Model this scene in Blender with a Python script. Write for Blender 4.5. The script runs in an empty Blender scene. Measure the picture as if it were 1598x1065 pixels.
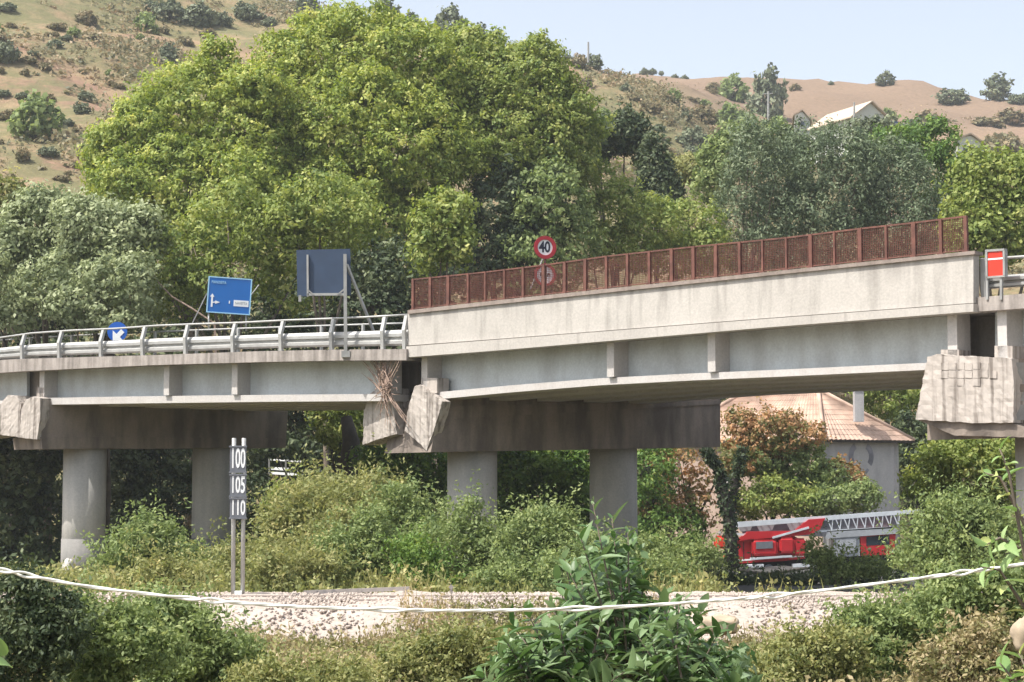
import bpy, math, random
import numpy as np
from mathutils import Vector, Matrix

sc = bpy.context.scene
COL = sc.collection
R = math.radians

# ------------------------------------------------------------------ camera, sky, sun, exposure
FPX = 2800.0
PITCH = math.atan(217.5 / FPX)
cam = bpy.data.cameras.new('camera')
cam.sensor_width = 36.0
cam.lens = 36.0 * FPX / 1598.0
cam.clip_start = 0.1
cam.clip_end = 6000.0
camo = bpy.data.objects.new('camera', cam)
COL.objects.link(camo)
camo.location = (0, 0, 0)
camo.rotation_euler = (R(90) + PITCH, 0, 0)
sc.camera = camo

SUN_EL = R(58)
SUN_DIR = Vector((-0.90, -0.42, 0)).normalized()          # horizontal direction towards the sun
world = bpy.data.worlds.new('World')
sc.world = world
world.use_nodes = True
wn = world.node_tree.nodes
wl = world.node_tree.links
bg = wn['Background']
sky = wn.new('ShaderNodeTexSky')
sky.sky_type = 'NISHITA'
sky.sun_disc = False
sky.sun_elevation = SUN_EL
sky.sun_rotation = math.atan2(SUN_DIR.x, SUN_DIR.y)
sky.air_density = 1.0
sky.dust_density = 3.0
sky.ozone_density = 1.0
skc = wn.new('ShaderNodeHueSaturation'); skc.inputs['Saturation'].default_value = 0.55; skc.inputs['Value'].default_value = 1.12
wl.new(sky.outputs[0], skc.inputs['Color']); wl.new(skc.outputs[0], bg.inputs[0])
bg.inputs[1].default_value = 0.15
sun = bpy.data.lights.new('sun', 'SUN')
sun.energy = 4.4
sun.angle = R(0.6)
sun.color = (1.0, 0.95, 0.87)
suno = bpy.data.objects.new('sun', sun)
COL.objects.link(suno)
sd = Vector((SUN_DIR.x * math.cos(SUN_EL), SUN_DIR.y * math.cos(SUN_EL), math.sin(SUN_EL)))
suno.rotation_euler = sd.to_track_quat('Z', 'Y').to_euler()
suno.location = sd * 300
sc.view_settings.view_transform = 'Standard'
sc.view_settings.look = 'None'
sc.view_settings.exposure = 0.6
sc.view_settings.gamma = 1.0
sc.view_settings.use_curve_mapping = False
sc.cycles.max_bounces = 6
sc.cycles.diffuse_bounces = 3
sc.cycles.glossy_bounces = 2
sc.cycles.transmission_bounces = 3
sc.cycles.transparent_max_bounces = 8
sc.cycles.volume_bounces = 1

# ------------------------------------------------------------------ survey: image bearings -> places
CP, SP = math.cos(PITCH), math.sin(PITCH)

def ray(u, v):
    a = (u - 799.0) / FPX
    b = (532.5 - v) / FPX
    return np.array([a, CP - b * SP, SP + b * CP])

def W(u, v, Y):
    d = ray(u, v)
    return d * (Y / d[1])

class Plane:
    """vertical plane through two plan points; n points away from the viewer"""
    def __init__(s, A, B):
        s.A = np.array([A[0], A[1], 0.0]); s.B = np.array([B[0], B[1], 0.0])
        d = s.B - s.A; s.d = d / np.linalg.norm(d)
        s.n = np.array([-s.d[1], s.d[0], 0.0])
    def hit(s, u, v, off=0.0):
        r = ray(u, v); P = s.A + s.n * off
        return r * (np.dot(P, s.n) / np.dot(r, s.n))

def plan(u, Y):
    p = W(u, 532.5, Y)
    return (p[0], p[1])

# ------------------------------------------------------------------ mesh helpers
class MB:
    def __init__(s): s.v = []; s.f = []
    def add(s, vs, fs):
        o = len(s.v)
        s.v += [tuple(map(float, p)) for p in vs]
        s.f += [tuple(i + o for i in f) for f in fs]
        return s
    def prism(s, poly, vec):
        """closed prism from a polygon and an extrusion vector"""
        n = len(poly); vec = np.array(vec, float)
        a = [np.array(p, float) for p in poly]; b = [p + vec for p in a]
        nrm = np.zeros(3)
        for i in range(n): nrm += np.cross(a[i], a[(i + 1) % n])
        rev = np.dot(nrm, vec) > 0
        fs = [tuple(range(n)), tuple(range(2 * n - 1, n - 1, -1))] + [(i, n + i, n + (i + 1) % n, (i + 1) % n) for i in range(n)]
        if rev: fs = [tuple(reversed(f)) for f in fs]
        return s.add(a + b, fs)
    def box(s, c, h, ax=(1, 0, 0), ay=(0, 1, 0), az=(0, 0, 1)):
        c = np.array(c, float); ax = np.array(ax, float) * h[0]; ay = np.array(ay, float) * h[1]; az = np.array(az, float) * h[2]
        vs = [c + i * ax + j * ay + k * az for k in (-1, 1) for j in (-1, 1) for i in (-1, 1)]
        return s.add(vs, [(0, 2, 3, 1), (4, 5, 7, 6), (0, 1, 5, 4), (2, 6, 7, 3), (0, 4, 6, 2), (1, 3, 7, 5)])
    def bar(s, p, q, w, h=None, up=(0, 0, 1)):
        p = np.array(p, float); q = np.array(q, float); h = w if h is None else h
        d = q - p; L = np.linalg.norm(d); d = d / max(L, 1e-6)
        x = np.cross(d, up); 
        if np.linalg.norm(x) < 1e-3: x = np.cross(d, (0, 1, 0))
        x /= np.linalg.norm(x); y = np.cross(x, d)
        return s.box((p + q) / 2, (w / 2, L / 2, h / 2), x, d, y)
    def tube(s, pts, rad, n=8, cap=True):
        pts = [np.array(p, float) for p in pts]
        if not hasattr(rad, '__len__'): rad = [rad] * len(pts)
        o = len(s.v); ref = np.array([0.31, 0.2, 0.93])
        for i, p in enumerate(pts):
            d = pts[min(i + 1, len(pts) - 1)] - pts[max(i - 1, 0)]
            d = d / max(np.linalg.norm(d), 1e-9)
            x = np.cross(d, ref); 
            if np.linalg.norm(x) < 0.05: x = np.cross(d, (1, 0, 0))
            x /= np.linalg.norm(x); y = np.cross(d, x)
            for k in range(n):
                t = 2 * math.pi * k / n
                s.v.append(tuple(p + rad[i] * (math.cos(t) * x + math.sin(t) * y)))
        for i in range(len(pts) - 1):
            for k in range(n):
                a = o + i * n + k; b = o + i * n + (k + 1) % n
                s.f.append((a, b, b + n, a + n))
        if cap:
            s.f.append(tuple(o + k for k in range(n - 1, -1, -1)))
            e = o + (len(pts) - 1) * n
            s.f.append(tuple(e + k for k in range(n)))
        return s
    def build(s, name, m, parent=None, origin=(0, 0, 0), smooth=False):
        me = bpy.data.meshes.new(name)
        o = np.array(origin, float)
        me.from_pydata([tuple(np.array(p) - o) for p in s.v], [], s.f)
        if smooth: me.polygons.foreach_set('use_smooth', [True] * len(me.polygons))
        me.update()
        return link(name, me, m, parent, origin if parent is None else (0, 0, 0))

def link(name, me, m, parent=None, loc=(0, 0, 0)):
    if m is not None:
        me.materials.clear(); me.materials.append(m)
    ob = bpy.data.objects.new(name, me)
    COL.objects.link(ob); ob.location = loc
    if parent is not None: ob.parent = parent
    return ob

def tag(o, label=None, cat=None, group=None, kind=None):
    if label: o['label'] = label
    if cat: o['category'] = cat
    if group: o['group'] = group
    if kind: o['kind'] = kind
    return o

def empty(name, loc=(0, 0, 0), label=None, cat=None, group=None):
    o = bpy.data.objects.new(name, None); COL.objects.link(o); o.location = tuple(map(float, loc))
    o.empty_display_size = 0.3
    return tag(o, label, cat, group)

def roughen(ob, amt, freq=1.0, cell=.22, seed=0, dirs=((1, 0, 0), (0, 1, 0), (0, 0, 1))):
    """cut into small cells and push the points about so that cast edges look worn"""
    import bmesh
    from mathutils import noise
    bm = bmesh.new(); bm.from_mesh(ob.data)
    for d in dirs:
        d = Vector(d); vals = [v.co.dot(d) for v in bm.verts]; lo, hi = min(vals), max(vals)
        k = lo + cell * .6
        while k < hi:
            bmesh.ops.bisect_plane(bm, geom=bm.verts[:] + bm.edges[:] + bm.faces[:], plane_co=d * k, plane_no=d)
            k += cell
    o = Vector((seed * 3.7, seed * 1.3, 0))
    for v in bm.verts:
        n = noise.noise_vector(v.co * freq * .6 + o) * .35 + noise.noise_vector(v.co * freq * 2.1 + o) * .3 + noise.noise_vector(v.co * freq * 5 + o) * .35
        v.co += n * amt * 1.5
    bm.to_mesh(ob.data); bm.free(); ob.data.update()

# ------------------------------------------------------------------ materials
def nodes(name):
    m = bpy.data.materials.new(name); m.use_nodes = True
    n = m.node_tree.nodes; l = m.node_tree.links
    return m, n, l, n['Principled BSDF']

def ramp(n, stops):
    r = n.new('ShaderNodeValToRGB'); e = r.color_ramp.elements
    while len(e) < len(stops): e.new(0.5)
    for i, (p, c) in enumerate(stops):
        e[i].position = p; e[i].color = (c[0], c[1], c[2], 1)
    return r

def flat(name, c, rough=0.6, metal=0.0, var=0.12, scale=6.0, bump=0.0, emit=None):
    m, n, l, b = nodes(name)
    tc = n.new('ShaderNodeTexCoord'); nz = n.new('ShaderNodeTexNoise')
    nz.inputs['Scale'].default_value = scale; nz.inputs['Detail'].default_value = 6
    l.new(tc.outputs['Object'], nz.inputs['Vector'])
    r = ramp(n, [(0.3, [x * (1 - var) for x in c]), (0.7, [min(1, x * (1 + var)) for x in c])])
    l.new(nz.outputs['Fac'], r.inputs[0]); l.new(r.outputs[0], b.inputs['Base Color'])
    b.inputs['Roughness'].default_value = rough; b.inputs['Metallic'].default_value = metal
    if bump:
        bp = n.new('ShaderNodeBump'); bp.inputs['Strength'].default_value = bump; bp.inputs['Distance'].default_value = 0.02
        l.new(nz.outputs['Fac'], bp.inputs['Height']); l.new(bp.outputs[0], b.inputs['Normal'])
    return m

def concrete(name, base, dark, streak=0.5, streak_scale=1.2, blotch=0.6, rough=0.9, edge=(0.32, 0.6), fine=14.0):
    """base colour, dark stain colour, vertical rain streaks and blotches"""
    m, n, l, b = nodes(name)
    tc = n.new('ShaderNodeTexCoord')
    mp = n.new('ShaderNodeMapping'); mp.inputs['Scale'].default_value = (streak_scale * 2, streak_scale * 2, 0.22)
    l.new(tc.outputs['Object'], mp.inputs[0])
    s = n.new('ShaderNodeTexNoise'); s.inputs['Scale'].default_value = 1.6; s.inputs['Detail'].default_value = 4
    l.new(mp.outputs[0], s.inputs['Vector'])
    s2 = n.new('ShaderNodeTexNoise'); s2.inputs['Scale'].default_value = blotch; s2.inputs['Detail'].default_value = 8; s2.inputs['Roughness'].default_value = 0.7
    l.new(tc.outputs['Object'], s2.inputs['Vector'])
    f = n.new('ShaderNodeTexNoise'); f.inputs['Scale'].default_value = fine; f.inputs['Detail'].default_value = 5
    l.new(tc.outputs['Object'], f.inputs['Vector'])
    r1 = ramp(n, [(edge[0], (1, 1, 1)), (edge[1], (0, 0, 0))]); l.new(s.outputs['Fac'], r1.inputs[0])
    r2 = ramp(n, [(0.42, (0, 0, 0)), (0.68, (1, 1, 1))]); l.new(s2.outputs['Fac'], r2.inputs[0])
    mul = n.new('ShaderNodeMath'); mul.operation = 'MULTIPLY'; mul.inputs[1].default_value = streak
    l.new(r1.outputs[0], mul.inputs[0])
    ad = n.new('ShaderNodeMath'); ad.operation = 'MULTIPLY_ADD'; ad.inputs[1].default_value = 0.35; ad.use_clamp = True
    l.new(r2.outputs[0], ad.inputs[0]); l.new(mul.outputs[0], ad.inputs[2])
    mx = n.new('ShaderNodeMix'); mx.data_type = 'RGBA'
    mx.inputs[6].default_value = (*base, 1); mx.inputs[7].default_value = (*dark, 1)
    l.new(ad.outputs[0], mx.inputs[0])
    m2 = n.new('ShaderNodeMix'); m2.data_type = 'RGBA'; m2.blend_type = 'MULTIPLY'; m2.inputs[0].default_value = 1.0
    r3 = ramp(n, [(0.3, (0.88, 0.88, 0.88)), (0.7, (1.05, 1.04, 1.03))]); l.new(f.outputs['Fac'], r3.inputs[0])
    l.new(mx.outputs[2], m2.inputs[6]); l.new(r3.outputs[0], m2.inputs[7])
    l.new(m2.outputs[2], b.inputs['Base Color'])
    bp = n.new('ShaderNodeBump'); bp.inputs['Strength'].default_value = 0.3; bp.inputs['Distance'].default_value = 0.02
    l.new(f.outputs['Fac'], bp.inputs['Height']); l.new(bp.outputs[0], b.inputs['Normal'])
    b.inputs['Roughness'].default_value = rough
    return m

def foliage(name, cols, trans=0.3, rough=0.6, gain=1.35):
    cols = [tuple(min(.75, x * gain) for x in c) for c in cols]
    m, n, l, b = nodes(name)
    n.remove(b)
    out = n['Material Output']
    at = n.new('ShaderNodeAttribute'); at.attribute_name = 'tint'
    k = len(cols); r = ramp(n, [(i / (k - 1), c) for i, c in enumerate(cols)])
    l.new(at.outputs['Fac'], r.inputs[0])
    d = n.new('ShaderNodeBsdfPrincipled'); d.inputs['Roughness'].default_value = rough
    d.inputs['Specular IOR Level'].default_value = 0.35
    t = n.new('ShaderNodeBsdfTranslucent')
    hs = n.new('ShaderNodeHueSaturation'); hs.inputs['Saturation'].default_value = 1.15; hs.inputs['Value'].default_value = 1.3
    hs.inputs['Hue'].default_value = 0.49
    l.new(r.outputs[0], hs.inputs['Color'])
    l.new(r.outputs[0], d.inputs['Base Color']); l.new(hs.outputs[0], t.inputs['Color'])
    mx = n.new('ShaderNodeMixShader'); mx.inputs[0].default_value = trans
    l.new(d.outputs[0], mx.inputs[1]); l.new(t.outputs[0], mx.inputs[2]); l.new(mx.outputs[0], out.inputs[0])
    return m

def hexc(r, g, b, k=1.0):
    f = lambda x: ((x / 255 + 0.055) / 1.055) ** 2.4 if x > 10 else x / 255 / 12.92
    return (f(r) * k, f(g) * k, f(b) * k)

M = {}
M['parapet'] = concrete('white rendered concrete', (0.47, 0.445, 0.41), (0.27, 0.25, 0.23), 0.6, 1.0, 0.35, edge=(0.30, 0.44))
def parapet_mat():
    m = concrete('rain streaked white concrete', (0.48, 0.455, 0.42), (0.29, 0.275, 0.25), 0.5, 1.0, 0.35, edge=(0.30, 0.48))
    n = m.node_tree.nodes; l = m.node_tree.links; b = n['Principled BSDF']
    src = b.inputs['Base Color'].links[0].from_socket
    at = n.new('ShaderNodeAttribute'); at.attribute_name = 'down'
    tc = n.new('ShaderNodeTexCoord'); mp = n.new('ShaderNodeMapping'); mp.inputs['Scale'].default_value = (1.6, 1.6, 0.05)
    l.new(tc.outputs['Object'], mp.inputs[0])
    z = n.new('ShaderNodeTexNoise'); z.inputs['Scale'].default_value = 1.5; z.inputs['Detail'].default_value = 3; l.new(mp.outputs[0], z.inputs['Vector'])
    r = ramp(n, [(0.52, (0, 0, 0)), (0.64, (1, 1, 1))]); l.new(z.outputs['Fac'], r.inputs[0])
    f = ramp(n, [(0.0, (1, 1, 1)), (0.55, (0, 0, 0))]); l.new(at.outputs['Fac'], f.inputs[0])
    mu = n.new('ShaderNodeMath'); mu.operation = 'MULTIPLY'; l.new(r.outputs[0], mu.inputs[0]); l.new(f.outputs[0], mu.inputs[1])
    m2 = n.new('ShaderNodeMath'); m2.operation = 'MULTIPLY'; m2.inputs[1].default_value = .75; l.new(mu.outputs[0], m2.inputs[0])
    mx = n.new('ShaderNodeMix'); mx.data_type = 'RGBA'; l.new(m2.outputs[0], mx.inputs[0]); l.new(src, mx.inputs[6]); mx.inputs[7].default_value = (.26, .24, .22, 1)
    l.new(mx.outputs[2], b.inputs['Base Color'])
    return m
M['parapet_wall'] = parapet_mat()
M['kerb'] = concrete('old kerb concrete', (0.40, 0.36, 0.33), (0.17, 0.15, 0.135), 0.75, 1.3, 1.2, edge=(0.35, 0.62))
M['cap_rail'] = concrete('coping concrete', (0.30, 0.25, 0.22), (0.16, 0.13, 0.11), 0.5)
M['slab'] = concrete('deck concrete', (0.32, 0.29, 0.26), (0.15, 0.13, 0.11), 0.5)
M['web'] = concrete('faded blue grey girder paint', (0.60, 0.645, 0.65), (0.38, 0.39, 0.38), 0.6, 0.35, 0.5, rough=0.6)
M['flange'] = concrete('pale flange paint', (0.53, 0.51, 0.49), (0.42, 0.38, 0.35), 0.25, rough=0.6)
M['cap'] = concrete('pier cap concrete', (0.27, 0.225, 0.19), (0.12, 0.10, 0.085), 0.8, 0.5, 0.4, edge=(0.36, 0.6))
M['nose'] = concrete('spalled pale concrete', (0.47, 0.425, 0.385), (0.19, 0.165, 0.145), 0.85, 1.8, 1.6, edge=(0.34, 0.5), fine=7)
M['column'] = concrete('column concrete', (0.50, 0.48, 0.45), (0.31, 0.31, 0.30), 0.45, 0.7, 0.5)
M['sleeve'] = concrete('grey lower column muting sun', (0.27, 0.26, 0.25), (0.18, 0.18, 0.17), 0.4, 0.7, 0.5)  # darker lower column; the dark tone also mutes sunlight on its foot
M['galv'] = flat('galvanised steel', (0.39, 0.39, 0.375), 0.5, 0.35, 0.15, 3)
M['galv_dull'] = flat('dull galvanised steel', (0.30, 0.30, 0.29), 0.6, 0.2, 0.2, 3)
M['rust'] = flat('rust brown paint', (0.13, 0.052, 0.037), 0.75, 0, 0.35, 4)
M['rust_wire'] = flat('rusty wire', (0.11, 0.040, 0.028), 0.8, 0, 0.3, 4)
M['asphalt'] = flat('asphalt', (0.06, 0.058, 0.055), 0.9, 0, 0.2, 8)
M['blue'] = flat('blue sign face', (0.004, 0.125, 0.43), 0.4, 0, 0.04, 2)
M['blue2'] = flat('bright blue sign face', (0.004, 0.09, 0.42), 0.4, 0, 0.04, 2)
M['signback'] = flat('dark blue sign back', (0.030, 0.055, 0.105), 0.6, 0, 0.12, 2)
M['white'] = flat('white print', (0.78, 0.80, 0.80), 0.5, 0, 0.05, 5)
M['paleblue'] = flat('pale border print', (0.35, 0.62, 0.80), 0.5, 0, 0.05, 5)
M['red'] = flat('red sign print', (0.36, 0.02, 0.03), 0.45, 0, 0.15, 5)
M['black'] = flat('black print', (0.01, 0.012, 0.03), 0.5)
M['darkgrey'] = flat('dark grey plate', (0.13, 0.14, 0.16), 0.6)
M['truckred'] = flat('red vehicle paint', (0.40, 0.014, 0.020), 0.42, 0, 0.08, 2)
M['trucksilver'] = flat('silver ladder metal', (0.62, 0.66, 0.70), 0.4, 0.3, 0.1, 3)
M['truckgrey'] = flat('grey locker metal', (0.33, 0.35, 0.37), 0.5, 0.2, 0.15, 2)
M['rubber'] = flat('tyre rubber', (0.02, 0.02, 0.02), 0.8)
M['glass'] = flat('dark glass', (0.02, 0.03, 0.04), 0.1, 0, 0.1, 2)
M['plasticred'] = flat('red barrier plastic', (0.60, 0.035, 0.015), 0.5, 0, 0.1, 2)
M['roof'] = flat('clay roof tiles', (0.48, 0.34, 0.265), 0.9, 0, 0.3, 1.1)
M['housewall'] = concrete('grey plaster', (0.46, 0.45, 0.45), (0.20, 0.20, 0.22), 0.3, 0.5, 0.25)
M['pinkwall'] = concrete('pink plaster', (0.55, 0.42, 0.35), (0.40, 0.29, 0.24), 0.3, 0.5, 0.4)
M['ringstain'] = flat('dark damp stain', (0.23, 0.23, 0.26), 0.9, 0, 0.4, 1.5)
M['farwall'] = flat('pale green plaster', (0.50, 0.52, 0.47), 0.9, 0, 0.06)
M['farroof'] = flat('pale far roof', (0.50, 0.40, 0.31), 0.9, 0, 0.2, 2)
M['bark'] = flat('grey brown bark', (0.13, 0.105, 0.08), 0.95, 0, 0.4, 3, 0.6)
M['darkbark'] = flat('dark bark', (0.045, 0.038, 0.032), 0.95, 0, 0.4, 3, 0.6)
M['twig'] = flat('dry twigs', (0.33, 0.24, 0.19), 0.95, 0, 0.35, 5)
M['ballast'] = concrete('pale pink ballast', (0.47, 0.40, 0.35), (0.27, 0.23, 0.19), 0.5, 2.2, .5, fine=22)
M['stone'] = flat('sandy stone', (0.40, 0.32, 0.23), 0.95, 0, 0.25, 4, 0.6)
M['rail'] = flat('brown rail steel', (0.30, 0.25, 0.22), 0.6, 0.4, 0.25, 4)
M['tape'] = flat('white barrier tape', (0.80, 0.80, 0.72), 0.5, 0, 0.12, 9)
M['fencewood'] = flat('weathered grey rail', (0.32, 0.29, 0.27), 0.9, 0, 0.2, 3)

F = {}
F['plane'] = foliage('plane tree leaves', [(0.050, 0.080, 0.018), (0.115, 0.155, 0.034), (0.195, 0.225, 0.055), (0.35, 0.345, 0.12)], .38, .6, 1.8)
F['plane_lime'] = foliage('lime green leaves', [(0.055, 0.088, 0.022), (0.125, 0.168, 0.040), (0.20, 0.235, 0.065), (0.33, 0.335, 0.12)], .36, .6, 1.5)
F['olive'] = foliage('grey green leaves', [(0.065, 0.085, 0.040), (0.125, 0.150, 0.078), (0.20, 0.225, 0.125), (0.30, 0.32, 0.20)], 0.35, .6, 1.9)
F['cypress'] = foliage('cypress leaves', [(0.032, 0.052, 0.026), (0.070, 0.098, 0.052), (0.12, 0.15, 0.085), (0.18, 0.20, 0.12)], 0.25, .6, 1.6)
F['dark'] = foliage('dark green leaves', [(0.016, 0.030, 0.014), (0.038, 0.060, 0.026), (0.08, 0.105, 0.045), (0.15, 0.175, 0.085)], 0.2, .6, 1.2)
F['green'] = foliage('fresh green leaves', [(0.030, 0.065, 0.016), (0.070, 0.130, 0.028), (0.12, 0.19, 0.04), (0.20, 0.25, 0.06)])
F['mid'] = foliage('mid green shrub leaves', [(0.040, 0.065, 0.024), (0.085, 0.115, 0.042), (0.14, 0.175, 0.066), (0.21, 0.235, 0.10)], .38, .6, 1.9)
F['khaki'] = foliage('khaki shrub leaves', [(0.055, 0.072, 0.026), (0.115, 0.13, 0.045), (0.185, 0.19, 0.075), (0.29, 0.26, 0.12)], .38, .6, 1.75)
F['orange'] = foliage('orange seed clusters', [(0.070, 0.095, 0.030), (0.13, 0.13, 0.045), (0.30, 0.17, 0.08), (0.42, 0.25, 0.13)])
F['scrub'] = foliage('hill scrub leaves', [(0.075, 0.080, 0.042), (0.13, 0.125, 0.065), (0.20, 0.165, 0.09), (0.28, 0.21, 0.13)], 0.3)
F['hilldark'] = foliage('hill bush leaves', [(0.045, 0.060, 0.036), (0.085, 0.105, 0.060), (0.13, 0.15, 0.085), (0.18, 0.20, 0.12)], 0.15)
F['weed'] = foliage('dry weeds', [(0.075, 0.085, 0.032), (0.16, 0.155, 0.06), (0.27, 0.225, 0.12), (0.42, 0.34, 0.22)])
F['big'] = foliage('broad glossy leaves', [(0.040, 0.085, 0.026), (0.070, 0.125, 0.040), (0.13, 0.19, 0.085), (0.21, 0.28, 0.16)], 0.25, 0.42, 1.3)
F['pale'] = foliage('pale broad leaves', [(0.09, 0.16, 0.05), (0.16, 0.25, 0.085), (0.25, 0.34, 0.15), (0.42, 0.40, 0.12)], 0.3, 0.5)

# ------------------------------------------------------------------ the ground
TY = [115, 150, 180, 220, 260, 320, 400, 500, 650]
TU = [-400, 0, 430, 620, 800, 900, 1000, 1200, 1400, 1598, 2100]
TV = {-400: [900, 430, 260, 100, -20, -150, -210, -150, -60],
      0:    [900, 440, 300, 150, 20, -100, -170, -120, -20],
      430:  [900, 460, 340, 215, 120, -2, 25, 90, 200],
      620:  [900, 470, 365, 240, 155, 22, 60, 140, 240],
      800:  [900, 480, 385, 285, 200, 74, 110, 170, 240],
      900:  [900, 490, 395, 305, 225, 94, 118, 150, 220],
    1000: [900, 500, 410, 325, 245, 128, 119, 118, 200],
      1200: [900, 520, 440, 370, 310, 250, 172, 113, 190],
      1400: [900, 520, 450, 390, 330, 270, 190, 124, 190],
      1598: [900, 520, 450, 390, 330, 270, 200, 150, 200],
      2100: [900, 520, 450, 400, 340, 280, 220, 180, 230]}
TZ = np.array([[(750 - v) / FPX * y for v, y in zip(TV[u], TY)] for u in TU])
NY = [0, 4, 10, 20, 34, 38.9, 41.0, 47.5, 49.5, 60, 75, 100, 115]
NZ = [-1.7, -1.8, -2.3, -3.25, -3.80, -3.70, -2.98, -3.06, -3.5, -3.9, -4.25, -4.6, -4.7]

def ground(x, y):
    x = np.asarray(x, float); y = np.asarray(y, float)
    near = np.interp(y, NY, NZ)
    u = 799 + x / np.maximum(y, 60) * FPX
    u = np.clip(u, -400, 2099.9)
    ui = np.clip(np.searchsorted(TU, u, side='right') - 1, 0, len(TU) - 2)
    TUa = np.array(TU, float); t = (u - TUa[ui]) / (TUa[ui + 1] - TUa[ui]); t = t * t * (3 - 2 * t) * .5 + t * .5
    yy = np.clip(y, 115, 649.9)
    TYa = np.array(TY, float)
    yi = np.clip(np.searchsorted(TY, yy, side='right') - 1, 0, len(TY) - 2)
    s = (yy - TYa[yi]) / (TYa[yi + 1] - TYa[yi])
    z = (TZ[ui, yi] * (1 - t) * (1 - s) + TZ[ui + 1, yi] * t * (1 - s) + TZ[ui, yi + 1] * (1 - t) * s + TZ[ui + 1, yi + 1] * t * s)
    am = np.clip((y - 120) / 120, 0, 1)
    z = z + am * (0.9 * np.sin(x / 11 + y / 17) + 0.7 * np.sin(x / 6.3 - y / 9 + 1) + 0.4 * np.sin(x / 3.1 + y / 4.3) + 0.25 * np.sin(x / 1.9 - y / 2.3))
    w = np.clip((y - 113) / 10, 0, 1)
    small = 0.05 * np.sin(x * 2.1 + y) + 0.04 * np.sin(x * 1.3 - y * 2.7)
    return np.where(y < 123, (near + small * ((y > 50) | (y < 36))) * (1 - w) + z * w, z)

def axis(parts):
    out = []
    for a, b, st in parts: out += list(np.arange(a, b, st))
    return np.array(out + [parts[-1][1]])

ys = axis([(-300, -60, 40), (-60, 0, 10), (0, 36, 2), (36, 52, 0.5), (52, 124, 2), (124, 400, 3.5), (400, 660, 9), (660, 1600, 60)])
xs = axis([(-1500, -600, 100), (-600, -200, 20), (-200, -60, 4), (-60, 60, 1.5), (60, 260, 4), (260, 600, 20), (600, 1500, 100)])
GX, GY = np.meshgrid(xs, ys)
GZ = ground(GX, GY)
GZ = np.where(GY > 660, GZ * np.clip(1 - (GY - 660) / 2500, 0, 1), GZ)
nx, ny = len(xs), len(ys)
gv = np.stack([GX, GY, GZ], -1).reshape(-1, 3)
ii = np.arange(nx * ny).reshape(ny, nx)
gf = np.stack([ii[:-1, :-1], ii[:-1, 1:], ii[1:, 1:], ii[1:, :-1]], -1).reshape(-1, 4)

def np_mesh(name, v, f, tint=None, smooth=False):
    me = bpy.data.meshes.new(name)
    k = f.shape[1]
    me.vertices.add(len(v)); me.vertices.foreach_set('co', np.ascontiguousarray(v, np.float32).ravel())
    me.loops.add(f.size); me.loops.foreach_set('vertex_index', np.ascontiguousarray(f, np.int32).ravel())
    me.polygons.add(len(f)); me.polygons.foreach_set('loop_start', np.arange(0, f.size, k, dtype=np.int32))
    me.polygons.foreach_set('loop_total', np.full(len(f), k, np.int32))
    if smooth: me.polygons.foreach_set('use_smooth', np.ones(len(f), bool))
    me.update(calc_edges=True)
    if tint is not None:
        a = me.attributes.new('tint', 'FLOAT', 'POINT'); a.data.foreach_set('value', np.ascontiguousarray(tint, np.float32))
    return me

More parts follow.
